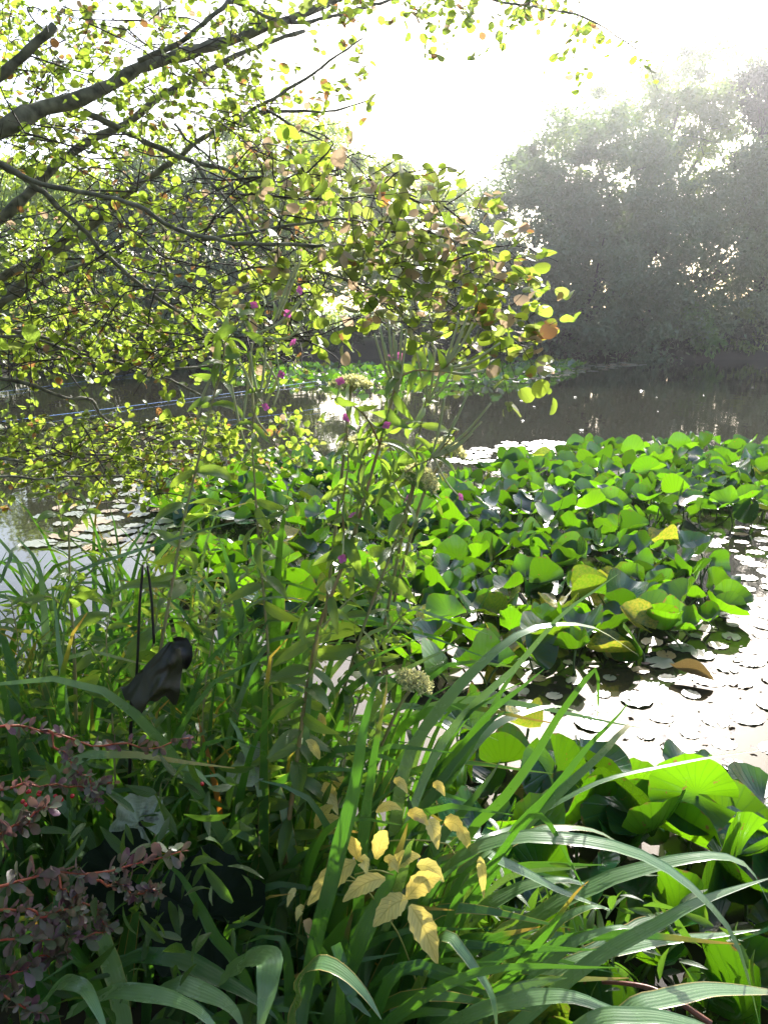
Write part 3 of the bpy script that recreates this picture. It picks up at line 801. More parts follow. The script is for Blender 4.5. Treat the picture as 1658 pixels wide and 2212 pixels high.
# floating pads and scraps on the open water
def floating(poly, gap, r0, r1, label, name, mats, group, cat, tries, mx=300, zz=.004):
    pts = pack(poly, gap, tries, 0)[:mx]
    for p in pts:
        o = bpy.data.objects.new(name, mats[RNG.integers(len(mats))]); COL.objects.link(o)
        o.location = (p[0], p[1], zz+RNG.random()*.004)
        o.rotation_euler = (RNG.normal()*.02, RNG.normal()*.02, RNG.random()*6.28)
        s = r0+(r1-r0)*RNG.random(); o.scale = (s, s, s)
        tag(o, label, cat, group)
def scrap_mesh(i, mat):
    rg = np.random.default_rng(300+i); n = 12
    a = np.linspace(0, 6.283, n, endpoint=False); r = .45+.55*rg.random(n)
    V = [(0, 0, .1)]+[(r[k]*math.cos(a[k]), r[k]*math.sin(a[k])*.6, .3*rg.random()) for k in range(n)]
    mb = MB(); mb.add(V, None, [(0, 1+k, 1+(k+1) % n) for k in range(n)], [(.5, .5)]*(n+1))
    return mb.mesh('scrap', [M[mat]])
SCR = [scrap_mesh(i, 'dead_leaf') for i in range(5)]
SCUM = [scrap_mesh(10+i, 'scum') for i in range(4)]
RIGHT = [(1500, 1160), (1700, 1120), (1800, 1300), (1800, 1760), (1560, 1680), (1420, 1620), (1200, 1560), (1050, 1500), (1100, 1440), (1330, 1400), (1480, 1370), (1600, 1300), (1620, 1230)]
floating(RIGHT, .12, .03, .08, 'wet flat lily leaf floating on the bright water at right', 'floating_lily_leaf', FLAT, 'flat lily leaves on the bright right water', 'lily leaf', 8000, 190, .001)
floating(RIGHT, .085, .008, .026, 'small dark dead scrap floating on the bright water at right', 'dead_leaf', SCR, 'dead scraps on the bright right water', 'dead leaf', 4000, 170, .010)
floating([(960, 1000), (1020, 970), (1120, 955), (1250, 955), (1200, 985), (1100, 1010)], .19, .11, .16, 'flat lily leaf shining at the back edge of the middle raft', 'floating_lily_leaf', FLAT, 'flat shining lily leaves behind the raft', 'lily leaf', 1500)
floating([(960, 1060), (1130, 1040), (1200, 1080), (1100, 1110), (980, 1110)], .19, .10, .14, 'flat lily leaf shining in the hollow of the middle raft', 'floating_lily_leaf', FLAT, 'flat shining lily leaves inside the raft', 'lily leaf', 800)
floating([(110, 1110), (250, 1040), (360, 1020), (400, 1080), (380, 1180), (250, 1200), (90, 1180)], .17, .08, .13, 'flat lily leaf floating on the pale water at left under the alder', 'floating_lily_leaf', FLAT, 'flat lily leaves on the left water', 'lily leaf', 1600)
floating([(560, 808), (1120, 826), (1390, 788), (1340, 782), (1270, 790), (1130, 812), (620, 802)], .30, .12, .22, 'flat pale lily leaf on the front rim of the far raft', 'floating_lily_leaf', FLAT, 'flat lily leaves along the far raft', 'lily leaf', 5000, 150)
floating([(880, 850), (1640, 830), (1640, 930), (900, 935)], 1.1, .02, .06, 'tiny pale leaf drifting on the dark open water', 'drifting_leaf', SCUM, 'tiny drifting leaves on the open water', 'drifting leaf', 200, 12, .006)
for (px, py, s, az, k, lab) in [(1480, 1452, .10, -.6, 0, 'long rolled brown lily leaf lying on the white water'), (1285, 1375, .085, .5, 1, 'curled tan dead lily leaf at the front edge of the raft')]:
    p = on_water(px, py, .03)
    o = bpy.data.objects.new('withered_lily_leaf', DRYL[k]); COL.objects.link(o)
    o.location = p; o.rotation_euler = (.2, .1, az); o.scale = (s*1.0, s*.28, s*.4)
    tag(o, lab, 'dead leaf')

# ------------------------------------------------------------------ iris
def blade_at(parent, P, wpx, hint, mat, tipp=.45, prof=None, n=24, under=False):
    if hint is TOPH: wpx = wpx*1.3
    """P: (px, py, Y) points from the foot to the tip"""
    C = smooth_line(np.array([at(*q) for q in P]), n)
    dep = np.array([depth_of(c) for c in C])
    s = np.linspace(0, 1, n)
    wd = wpx*dep.mean()/FPX/2*np.clip(np.minimum(.75+.5*s, (1-s)/tipp), 0, 1)**.75
    wd = wd*(1+.05*np.array([mnoise.noise(Vector((k*.45, P[0][0]*.13, wpx))) for k in range(n)]))
    C = C+np.array([[mnoise.noise(Vector((k*.3, P[0][1]*.17, wpx+q*7))) for q in range(3)] for k in range(n)])*.004
    wd = np.maximum(wd, .0006)
    mb = MB()
    pr = np.array(prof if prof is not None else (.10, .0, .16, .0, .10))
    ribbon(mb, C, wd, hint, pr)
    return mb.build('leaf', M[mat], parent)
UPR, TOPH = (.35, -1, .2), (0, -.2, 1)
def iris(label, base_px, Y, blades, group='iris clumps along the bank'):
    b = at(base_px[0], base_px[1], Y); b[2] = max(0, min(b[2], .2))
    t = thing('iris_plant', label, 'iris', b, group)
    for P, wpx, hint, mat in blades:
        n = len(P)
        Q = [(x, y, d) for (x, y, d) in P]
        blade_at(t, Q, wpx, hint, mat)
    return t
def dl(pts, d0, d1):
    k = np.linspace(d0, d1, len(pts)); return [(x, y, d) for (x, y), d in zip(pts, k)]
I, IP, ID = 'iris', 'iris_pale_sheen', 'iris_dry'
iris('big iris clump leaning to the right with long pale arching blades over the lily leaves', (860, 2150), 1.35, [
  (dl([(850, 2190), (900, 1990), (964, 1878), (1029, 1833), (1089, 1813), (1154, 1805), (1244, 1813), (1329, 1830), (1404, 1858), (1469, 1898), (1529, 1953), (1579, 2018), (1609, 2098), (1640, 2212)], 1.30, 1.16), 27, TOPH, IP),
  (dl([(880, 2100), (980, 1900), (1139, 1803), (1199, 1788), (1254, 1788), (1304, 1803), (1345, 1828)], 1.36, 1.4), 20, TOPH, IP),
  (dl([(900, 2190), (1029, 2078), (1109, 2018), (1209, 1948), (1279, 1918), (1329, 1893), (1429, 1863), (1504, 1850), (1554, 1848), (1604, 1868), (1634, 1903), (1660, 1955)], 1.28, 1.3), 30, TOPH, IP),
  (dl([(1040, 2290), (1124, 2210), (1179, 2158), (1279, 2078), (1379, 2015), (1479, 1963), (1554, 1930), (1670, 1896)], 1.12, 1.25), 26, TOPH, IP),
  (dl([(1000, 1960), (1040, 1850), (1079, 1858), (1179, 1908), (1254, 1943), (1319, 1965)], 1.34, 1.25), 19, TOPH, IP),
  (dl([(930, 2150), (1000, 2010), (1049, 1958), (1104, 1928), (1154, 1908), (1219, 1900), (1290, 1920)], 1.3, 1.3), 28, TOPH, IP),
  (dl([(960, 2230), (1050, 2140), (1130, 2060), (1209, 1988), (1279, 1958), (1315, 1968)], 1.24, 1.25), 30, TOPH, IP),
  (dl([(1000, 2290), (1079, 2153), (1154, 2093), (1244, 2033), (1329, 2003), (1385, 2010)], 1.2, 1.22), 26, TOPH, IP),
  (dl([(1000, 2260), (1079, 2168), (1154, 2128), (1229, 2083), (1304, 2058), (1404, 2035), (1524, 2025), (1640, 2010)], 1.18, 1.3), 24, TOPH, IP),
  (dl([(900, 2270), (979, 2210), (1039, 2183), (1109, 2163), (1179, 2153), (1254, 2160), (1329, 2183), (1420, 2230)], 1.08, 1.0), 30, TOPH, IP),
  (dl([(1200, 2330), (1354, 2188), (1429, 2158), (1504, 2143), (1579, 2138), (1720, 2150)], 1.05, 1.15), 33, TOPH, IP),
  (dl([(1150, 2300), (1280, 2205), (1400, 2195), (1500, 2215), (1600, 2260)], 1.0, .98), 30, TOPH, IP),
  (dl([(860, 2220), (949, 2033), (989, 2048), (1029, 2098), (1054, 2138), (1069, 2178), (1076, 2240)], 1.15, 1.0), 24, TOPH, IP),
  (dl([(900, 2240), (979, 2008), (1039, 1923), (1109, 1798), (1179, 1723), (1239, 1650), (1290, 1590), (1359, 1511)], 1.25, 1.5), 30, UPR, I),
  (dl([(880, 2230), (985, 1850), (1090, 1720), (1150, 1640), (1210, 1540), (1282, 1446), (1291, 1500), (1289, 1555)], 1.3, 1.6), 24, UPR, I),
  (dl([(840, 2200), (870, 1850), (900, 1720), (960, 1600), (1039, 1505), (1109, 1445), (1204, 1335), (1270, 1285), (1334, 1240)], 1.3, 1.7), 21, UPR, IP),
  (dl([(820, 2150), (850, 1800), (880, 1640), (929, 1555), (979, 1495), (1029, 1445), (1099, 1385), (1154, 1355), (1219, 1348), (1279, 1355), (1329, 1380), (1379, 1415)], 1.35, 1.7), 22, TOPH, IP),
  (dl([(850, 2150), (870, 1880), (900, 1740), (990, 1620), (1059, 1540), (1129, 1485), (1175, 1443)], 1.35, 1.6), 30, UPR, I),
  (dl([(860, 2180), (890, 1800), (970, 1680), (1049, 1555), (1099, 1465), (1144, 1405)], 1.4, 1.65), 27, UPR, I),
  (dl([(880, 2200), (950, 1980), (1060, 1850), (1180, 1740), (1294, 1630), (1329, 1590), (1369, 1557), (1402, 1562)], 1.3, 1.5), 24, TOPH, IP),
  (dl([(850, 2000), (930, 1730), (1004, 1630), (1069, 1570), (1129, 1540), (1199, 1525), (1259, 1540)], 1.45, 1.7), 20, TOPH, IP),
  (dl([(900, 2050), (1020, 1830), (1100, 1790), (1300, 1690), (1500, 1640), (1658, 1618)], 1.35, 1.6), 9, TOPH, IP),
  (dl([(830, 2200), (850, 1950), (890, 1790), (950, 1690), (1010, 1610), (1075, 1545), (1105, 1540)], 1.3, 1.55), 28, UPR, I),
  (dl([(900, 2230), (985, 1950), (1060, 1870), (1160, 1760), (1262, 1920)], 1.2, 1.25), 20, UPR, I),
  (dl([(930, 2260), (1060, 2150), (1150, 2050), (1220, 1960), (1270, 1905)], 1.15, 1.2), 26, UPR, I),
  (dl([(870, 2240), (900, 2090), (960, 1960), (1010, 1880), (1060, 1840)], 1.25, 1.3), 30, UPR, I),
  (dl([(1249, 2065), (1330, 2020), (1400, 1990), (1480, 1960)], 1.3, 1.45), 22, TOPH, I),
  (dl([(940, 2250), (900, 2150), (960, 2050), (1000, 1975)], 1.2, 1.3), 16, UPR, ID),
])
iris('iris clump with tall steep green blades standing behind the yellow briar leaves', (700, 2150), 1.35, [
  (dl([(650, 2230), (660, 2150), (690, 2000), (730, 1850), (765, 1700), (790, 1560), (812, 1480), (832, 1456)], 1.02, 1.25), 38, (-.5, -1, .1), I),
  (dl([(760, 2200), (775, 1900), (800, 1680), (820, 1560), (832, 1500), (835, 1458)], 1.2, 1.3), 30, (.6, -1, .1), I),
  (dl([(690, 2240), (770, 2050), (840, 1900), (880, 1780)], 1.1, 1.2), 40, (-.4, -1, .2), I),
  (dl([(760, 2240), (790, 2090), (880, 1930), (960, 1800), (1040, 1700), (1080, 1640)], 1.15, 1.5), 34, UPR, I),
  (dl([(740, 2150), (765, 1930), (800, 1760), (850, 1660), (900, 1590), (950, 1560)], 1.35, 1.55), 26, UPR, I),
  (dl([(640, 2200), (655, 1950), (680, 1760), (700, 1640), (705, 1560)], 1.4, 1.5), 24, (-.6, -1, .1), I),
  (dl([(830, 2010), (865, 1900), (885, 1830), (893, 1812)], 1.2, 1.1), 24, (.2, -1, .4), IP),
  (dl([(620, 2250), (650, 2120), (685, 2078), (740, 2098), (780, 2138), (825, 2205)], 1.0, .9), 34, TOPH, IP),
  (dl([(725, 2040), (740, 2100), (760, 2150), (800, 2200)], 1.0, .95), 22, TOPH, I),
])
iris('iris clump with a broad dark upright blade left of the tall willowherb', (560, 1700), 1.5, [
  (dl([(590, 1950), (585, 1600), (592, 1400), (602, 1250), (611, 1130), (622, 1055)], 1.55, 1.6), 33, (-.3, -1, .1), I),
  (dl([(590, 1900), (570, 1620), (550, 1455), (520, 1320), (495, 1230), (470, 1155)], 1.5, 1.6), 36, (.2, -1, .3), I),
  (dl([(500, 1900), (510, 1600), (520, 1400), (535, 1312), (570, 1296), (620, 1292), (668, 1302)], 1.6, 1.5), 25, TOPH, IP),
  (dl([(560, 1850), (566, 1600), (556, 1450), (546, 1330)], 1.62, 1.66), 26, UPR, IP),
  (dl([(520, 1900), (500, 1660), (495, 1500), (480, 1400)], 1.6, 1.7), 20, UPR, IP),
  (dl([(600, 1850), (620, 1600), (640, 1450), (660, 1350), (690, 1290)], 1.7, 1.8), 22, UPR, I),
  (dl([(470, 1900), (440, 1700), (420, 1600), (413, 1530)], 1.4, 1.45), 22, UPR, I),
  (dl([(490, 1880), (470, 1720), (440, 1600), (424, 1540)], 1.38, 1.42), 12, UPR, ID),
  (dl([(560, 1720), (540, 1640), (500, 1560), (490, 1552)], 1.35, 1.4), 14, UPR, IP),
])
iris('iris clump at the left with long thin blades crossing over the pale water', (200, 1700), 1.6, [
  (dl([(60, 1560), (140, 1280), (200, 1222), (300, 1188), (380, 1163), (450, 1143), (520, 1128), (605, 1116)], 1.5, 1.55), 15, TOPH, I),
  (dl([(160, 1900), (145, 1605), (135, 1455), (122, 1330), (112, 1260)], 1.35, 1.5), 16, UPR, IP),
  (dl([(100, 1700), (100, 1400), (85, 1230), (35, 1155)], 1.6, 1.8), 17, UPR, IP),
  (dl([(0, 1260), (30, 1190), (65, 1160)], 1.7, 1.9), 8, UPR, I),
  (dl([(40, 1650), (30, 1480), (10, 1390), (-20, 1360)], 1.4, 1.5), 24, UPR, I),
  (dl([(60, 1650), (70, 1450), (90, 1395), (112, 1390)], 1.5, 1.45), 22, TOPH, I),
  (dl([(220, 1800), (230, 1550), (240, 1400), (235, 1300)], 1.5, 1.7), 20, UPR, I),
  (dl([(300, 1850), (290, 1600), (330, 1350), (340, 1250)], 1.6, 1.8), 22, UPR, I),
  (dl([(180, 1750), (190, 1500), (215, 1350), (200, 1290)], 1.55, 1.8), 20, UPR, I),
  (dl([(400, 1800), (450, 1500), (440, 1300), (400, 1230)], 1.6, 1.8), 21, TOPH, IP),
  (dl([(330, 1800), (325, 1720), (350, 1668), (390, 1657), (430, 1673), (467, 1710)], 1.35, 1.25), 19, TOPH, IP),
])
iris('iris clump at the bottom left with broad bent blades in the shade', (300, 2200), 1.05, [
  (dl([(275, 2240), (258, 2150), (240, 2083), (220, 2008), (202, 1936)], .98, 1.02), 44, (.1, -1, .3), IP),
  (dl([(150, 2190), (215, 2153), (280, 2138), (350, 2153), (425, 2185), (500, 2260)], .98, .86), 32, TOPH, IP),
  (dl([(60, 2230), (115, 2140), (150, 2123), (185, 2138), (210, 2178), (235, 2250)], .98, .88), 32, TOPH, IP),
  (dl([(480, 2110), (548, 2068), (580, 2075), (578, 2130), (558, 2240)], 1.02, .9), 50, TOPH, IP),
  (dl([(330, 2150), (385, 2128), (450, 2148), (500, 2180), (530, 2230)], 1.02, .92), 32, TOPH, IP),
  (dl([(560, 2200), (520, 2098), (475, 2033), (435, 1968), (400, 1903), (350, 1853)], 1.05, 1.15), 27, (-.2, -1, .4), I),
  (dl([(250, 2080), (350, 2063), (450, 2098), (540, 2150), (600, 2200)], 1.08, .98), 34, TOPH, I),
  (dl([(100, 2240), (130, 2100), (120, 1980), (118, 1930)], 1.05, 1.1), 22, UPR, I),
])
# blades that fill the stand
def filler(label, box, n, d0, d1, h0, h1, mats, lean=(0, 0), group='iris clumps along the bank', wd=(.018, .03)):
    x0, x1 = box
    b = at((x0+x1)/2, 1700, (d0+d1)/2); b[2] = .05
    t = thing('iris_plant', label, 'iris', b, group)
    for _ in range(n):
        d = d0+(d1-d0)*RNG.random()
        xx = ((x0+(x1-x0)*RNG.random())-CX)/FPX*d*1.15
        h = h0+(h1-h0)*RNG.random()
        a = np.array((lean[0]+RNG.normal()*.16, lean[1]+RNG.normal()*.12))
        o = np.array((xx, d, .0))
        bend = RNG.random()**2*.55
        C = smooth_line([o, o+np.array((a[0]*h*.4, a[1]*h*.4, h*.5)), o+np.array((a[0]*h*(1+bend), a[1]*h, h*(.92-bend*.3))), o+np.array((a[0]*h*(1.6+bend*3)+np.sign(a[0])*bend*.2, a[1]*h*1.3, h*(1.05-bend*.9)))], 14)
        s = np.linspace(0, 1, 14)
        wdt = (wd[0]+(wd[1]-wd[0])*RNG.random())/2*np.clip(np.minimum(.7+.5*s, (1-s)/.5), .02, 1)**.8
        m_ = MB(); ribbon(m_, C, wdt, (RNG.normal()*.7, -1, .35+bend), (.1, 0, .16, 0, .1))
        m_.build('leaf', M[mats[RNG.integers(len(mats))]], t)
filler('thick stand of dim green iris blades at the left frame edge', (-150, 190), 85, 1.25, 2.0, .6, .95, [I, I, I, IP])
filler('thick stand of dim green iris blades between the withered leaf and the frame edge', (150, 410), 85, 1.35, 2.0, .55, .9, [I, I, I, I, IP])
filler('stand of green iris blades right of the withered leaf', (380, 640), 85, 1.35, 2.0, .5, .95, [I, I, I, IP])
filler('tall thin iris blades standing against the pale water at left', (60, 330), 55, 1.75, 2.3, .72, 1.0, [I, I, I, IP], (.05, 0), wd=(.014, .024))
filler('tall thin iris blades in front of the left end of the lily raft', (330, 520), 35, 1.7, 2.2, .7, .95, [I, I, IP], (-.05, 0), wd=(.014, .024))
filler('stand of iris blades behind the base of the tall willowherb', (600, 860), 70, 1.3, 1.9, .4, .75, [I, I, IP], (.12, 0))
filler('low iris blades leaning right at the water edge', (820, 1000), 22, 1.15, 1.5, .25, .45, [I, I, IP], (.4, .1))
filler('dark iris blades in the deep shade at the bottom left', (-100, 430), 60, 1.08, 1.35, .35, .62, [I, I, I], (.05, 0))
filler('dark low iris blades at the bottom centre', (420, 820), 55, 1.05, 1.35, .25, .5, [I, I], (.1, 0))

# ------------------------------------------------------------------ willowherb
def lance_leaf(L, wd, droop, twist, k, tmpl=None):
    """a lanceolate leaf along +y, arching down by droop"""
    rg = np.random.default_rng(500+k); n = 9; s = np.linspace(0, 1, n)
    ang = -droop*s*1.4+.35*(1-s)
    C = np.cumsum(np.stack([.06*np.sin(s*4+k), np.cos(ang), np.sin(ang)], 1)/(n-1), axis=0); C -= C[0]
    w_ = wd*np.clip(np.sin(np.pi*np.clip(s*.92+.04, 0, 1)**.75), .03, 1)
    mb = MB(); 
    h = np.stack([np.sin(twist*s), np.zeros(n), np.cos(twist*s)], 1)
    ribbon(mb, C, w_, h, (.25, .08, -.05, .08, .25))
    return mb
HERB = [lance_leaf(1, .115+.015*(i % 3), .2+.2*i, [-.8, .5, 1.0, -.4, .2, -1.2][i], i).mesh('herb_leaf', [M['herb']]) for i in range(6)]
def place(mesh, name, parent, o, d, n, s):
    d = nrm(d); x = nrm(np.cross(d, n)); z = np.cross(x, d)
    ob = bpy.data.objects.new(name, mesh); COL.objects.link(ob); ob.parent = parent
    off = np.array(parent.matrix_world.translation)
    m = Matrix(((x[0], d[0], z[0]), (x[1], d[1], z[1]), (x[2], d[2], z[2])))
    ob.matrix_local = Matrix.Translation(Vector(o-off)) @ m.to_4x4() @ Matrix.Diagonal((s, s, s, 1))
    return ob
def flower_mesh():
    mb = MB()
    for a in range(4):
        th = a*math.pi/2+.3
        d = np.array((math.cos(th), math.sin(th), .45)); n_ = np.array((-math.cos(th)*.5, -math.sin(th)*.5, 1))
        scatter(mb, ROUND, np.zeros((1, 3)), d[None], n_[None], np.array((1.,)))
    return mb.mesh('flower', [M['pink']])
FLOWER = flower_mesh()
def willowherb(label, stem, wpx, leafL, every, flowers=(), pods=(), sides=(), seed=0, start=.08, drop=.0, stemmat='herb_stem', extra=0):
    """stem: [(px, py, Y)] foot to top; sides: more stems that start on it"""
    rg = np.random.default_rng(seed)
    C = smooth_line(np.array([at(*q) for q in stem]), 40)
    foot = C[0].copy()
    t = thing('willowherb_plant', label, 'willowherb', foot, 'willowherb plants on the bank')
    r = np.linspace(1, .45, 40)*wpx*depth_of(C[20])/FPX/2
    mb = MB(); tube(mb, C, r, 7); mb.build('stem', M[stemmat], t)
    lines = [(C, leafL, every)]
    for sd in sides:
        S = smooth_line(np.array([at(*q) for q in sd]), 20)
        mb = MB(); tube(mb, S, np.linspace(.6, .3, 20)*r[20], 5); mb.build('side_stem', M[stemmat], t)
        lines.append((S, leafL*.6, every*.6))
    for C_, L_, ev in lines:
        seg = np.concatenate([[0], np.cumsum(np.linalg.norm(np.diff(C_, axis=0), axis=1))])
        s = seg[-1]*start; az = rg.random()*6
        while s < seg[-1]:
            i = min(np.searchsorted(seg, s), len(C_)-1); f = s/seg[-1]
            tg = nrm(C_[min(i+1, len(C_)-1)]-C_[max(i-1, 0)])
            u = nrm(np.cross(tg, (0, 1, .2))); v = np.cross(tg, u)
            for q in range(2):
                if rg.random() < .12: continue
                a = az+q*math.pi+rg.normal()*.3
                d = math.cos(a)*u+math.sin(a)*v+tg*(.45-2.2*drop*rg.random())
                place(HERB[rg.integers(6)], 'leaf', t, C_[i], d, tg*.6+np.array((0, -.6, 0))+rg.normal(size=3)*.5, L_*(.6+.55*rg.random())*(1.15-.5*f))
            az += 1.45+rg.normal()*.25
            s += ev*(.75+.5*rg.random())
    for (px, py, Y_) in flowers:
        p = at(px, py, Y_)
        k = C[np.argmin(((C-p)**2).sum(1)-.3*np.maximum(0, p[2]-C[:, 2]))]
        best = min((L for L, _, _ in lines), key=lambda L: ((L-p)**2).sum(1).min())
        a = best[np.argmin(((best-p)**2).sum(1))]
        mb = MB(); tube(mb, smooth_line([a, (a+p)/2+np.array((0, 0, -.01)), p], 8), .0016, 5); mb.build('flower_stalk', M['herb_pod'], t)
        place(FLOWER, 'flower', t, p, rg.normal(size=3)*.4+np.array((.2, .5, 0)), np.array((rg.normal()*.5, -1, .3)), .0095)
    for pd in pods:
        S = smooth_line(np.array([at(*q) for q in pd]), 12)
        mb = MB(); tube(mb, S, .0018+.0010*np.sin(np.linspace(.2, 2.9, 12)), 5); mb.build('seed_pod', M['herb_pod'], t)
    return t
def fan(cx, cy, Y_, tips):
    return [[(cx, cy, Y_), ((cx+x)/2+(x-cx)*.05, (cy+y)/2+8, Y_), (x, y, Y_)] for x, y in tips]
willowherb('tallest willowherb with a pale stem rising through the centre of the picture', [(590, 2080, 1.35), (615, 1850, 1.38), (640, 1650, 1.4), (665, 1480, 1.42), (690, 1350, 1.44), (718, 1280, 1.45), (748, 1200, 1.46), (775, 1120, 1.46), (800, 1030, 1.47), (820, 960, 1.48), (842, 880, 1.48), (858, 815, 1.49)], 13, .12, .032,
  flowers=[(735, 825, 1.42), (847, 772, 1.48), (862, 770, 1.5), (747, 903, 1.42), (880, 1078, 1.4), (992, 1074, 1.5), (762, 1115, 1.36), (738, 1207, 1.36), (836, 920, 1.4)],
  pods=fan(858, 850, 1.48, [(808, 720), (820, 705), (838, 690), (850, 720), (868, 700), (878, 712), (830, 740), (855, 735)])+fan(930, 990, 1.5, [(1060, 870), (1040, 910), (1010, 850), (985, 900), (960, 860), (1020, 935)])+fan(950, 800, 1.5, [(1010, 680), (1020, 700), (1060, 770), (1080, 740), (990, 690), (1045, 800), (1000, 715)]),
  sides=[[(775, 1120, 1.46), (830, 1060, 1.48), (890, 1010, 1.49), (930, 990, 1.5), (990, 930, 1.5)], [(820, 960, 1.48), (790, 900, 1.45), (750, 870, 1.43), (715, 860, 1.42)], [(858, 815, 1.49), (900, 800, 1.5), (950, 800, 1.5), (985, 770, 1.5)], [(748, 1200, 1.46), (740, 1100, 1.42), (752, 1000, 1.42), (748, 920, 1.42)]], seed=3, drop=.7, stemmat='herb_stem_red')
willowherb('tall willowherb left of centre with drooping leaves and a forked top of curling pods', [(330, 1500, 1.5), (372, 1260, 1.55), (392, 1150, 1.58), (405, 1090, 1.6), (432, 980, 1.6), (460, 862, 1.62), (478, 800, 1.62), (486, 740, 1.63)], 8, .12, .034,
  flowers=[(645, 628, 1.6), (622, 678, 1.6), (635, 741, 1.58), (606, 810, 1.58), (572, 880, 1.58), (548, 660, 1.64)],
  pods=[[(540, 760, 1.6), (545, 850, 1.6), (552, 900, 1.6), (580, 940, 1.6)], [(545, 740, 1.6), (535, 830, 1.6), (525, 910, 1.58)], [(556, 720, 1.6), (600, 700, 1.6), (640, 660, 1.6), (660, 640, 1.6)], [(556, 730, 1.6), (620, 730, 1.6), (655, 700, 1.58)], [(560, 760, 1.6), (600, 830, 1.6), (590, 880, 1.58)], [(570, 880, 1.6), (590, 840, 1.6), (610, 800, 1.6)], [(500, 830, 1.6), (520, 930, 1.6), (540, 980, 1.6)], [(590, 700, 1.6), (620, 620, 1.6), (640, 570, 1.6)], [(600, 690, 1.6), (620, 640, 1.6), (650, 560, 1.6)], [(470, 790, 1.6), (440, 850, 1.6), (425, 910, 1.6)]],
  sides=[[(486, 740, 1.63), (455, 715, 1.65), (430, 690, 1.66), (405, 650, 1.66)], [(486, 740, 1.63), (520, 700, 1.62), (560, 670, 1.62), (600, 640, 1.6)], [(478, 800, 1.62), (520, 770, 1.6), (560, 750, 1.6), (610, 740, 1.58)]], seed=11, drop=.6)
willowherb('bushy willowherb just right of the tallest stem with leaves up to the alder tip', [(720, 1560, 1.52), (790, 1340, 1.55), (850, 1180, 1.57), (890, 1050, 1.58), (905, 940, 1.58), (925, 840, 1.58)], 8, .11, .034,
  pods=fan(925, 870, 1.58, [(900, 760), (915, 745), (940, 755), (958, 770), (975, 800)]),
  sides=[[(850, 1180, 1.57), (900, 1130, 1.56), (950, 1080, 1.55)], [(890, 1050, 1.58), (850, 990, 1.56), (835, 930, 1.55)]], seed=31, drop=.6)
willowherb('slim willowherb between the two tallest stems', [(590, 1560, 1.5), (575, 1350, 1.54), (560, 1180, 1.57), (550, 1040, 1.58), (545, 930, 1.58), (560, 840, 1.58)], 7, .095, .034,
  pods=fan(560, 860, 1.58, [(540, 760), (575, 750), (590, 790), (525, 790)]), sides=[[(560, 1180, 1.57), (600, 1120, 1.56), (640, 1080, 1.55)]], seed=37, drop=.6)
willowherb('willowherb at the left edge with a leafy top against the white water', [(165, 1560, 1.5), (160, 1400, 1.52), (152, 1280, 1.54), (150, 1190, 1.55), (148, 1135, 1.55)], 9, .10, .04, sides=[[(155, 1330, 1.53), (110, 1290, 1.55), (60, 1300, 1.56), (10, 1320, 1.57)], [(152, 1280, 1.54), (200, 1230, 1.55), (230, 1180, 1.55)], [(140, 1160, 1.55), (125, 1080, 1.6), (118, 1030, 1.62)], [(150, 1150, 1.55), (195, 1090, 1.6), (215, 1040, 1.62)]], seed=5)
k = 20
for (lab, stem) in [
  ('short leafy willowherb among the blades left of the withered leaf', [(250, 1700, 1.4), (240, 1500, 1.45), (230, 1380, 1.5), (245, 1290, 1.5)]),
  ('short leafy willowherb right of the withered leaf', [(430, 1700, 1.4), (440, 1520, 1.45), (455, 1400, 1.5), (480, 1300, 1.5)]),
  ('pale leafy willowherb shoot in front of the left lily leaves', [(420, 1420, 1.6), (450, 1330, 1.6), (500, 1270, 1.6), (550, 1230, 1.6)]),
  ('small leafy willowherb right of the tall stem by the lily leaves', [(760, 1560, 1.5), (800, 1440, 1.55), (840, 1360, 1.55), (890, 1310, 1.55)]),
  ('thin willowherb shoot reaching over the lily leaves in the centre', [(690, 1360, 1.5), (760, 1290, 1.55), (830, 1240, 1.6), (910, 1170, 1.65)]),
  ('bushy willowherb shoot left of the base of the tall stem', [(560, 1850, 1.35), (560, 1680, 1.4), (570, 1540, 1.45), (590, 1420, 1.5)]),
  ('leafy willowherb shoot in front of the iris fan', [(700, 1900, 1.35), (730, 1740, 1.4), (750, 1600, 1.45), (760, 1500, 1.5)]),
  ('dim leafy shoot near the barberry twigs', [(330, 1850, 1.3), (345, 1720, 1.35), (350, 1620, 1.4), (320, 1540, 1.4)]),
  ('leafy willowherb shoot at the left frame edge', [(40, 1650, 1.4), (30, 1500, 1.45), (40, 1400, 1.5), (25, 1300, 1.5)]),
  ('willowherb shoot with pale leaves under the crossing iris blade', [(330, 1400, 1.6), (350, 1280, 1.65), (395, 1210, 1.7), (420, 1150, 1.7)]),
]:
    k += 1
    willowherb(lab, stem, 5, .064, .022, sides=[[stem[1], ((stem[1][0]+stem[2][0])/2+45, stem[2][1]+20, stem[2][2]), (stem[2][0]+80, stem[2][1]-40, stem[2][2])], [stem[1], (stem[1][0]-30, stem[2][1]+30, stem[2][2]), (stem[2][0]-75, stem[2][1]-20, stem[2][2])]], seed=k, start=.15)

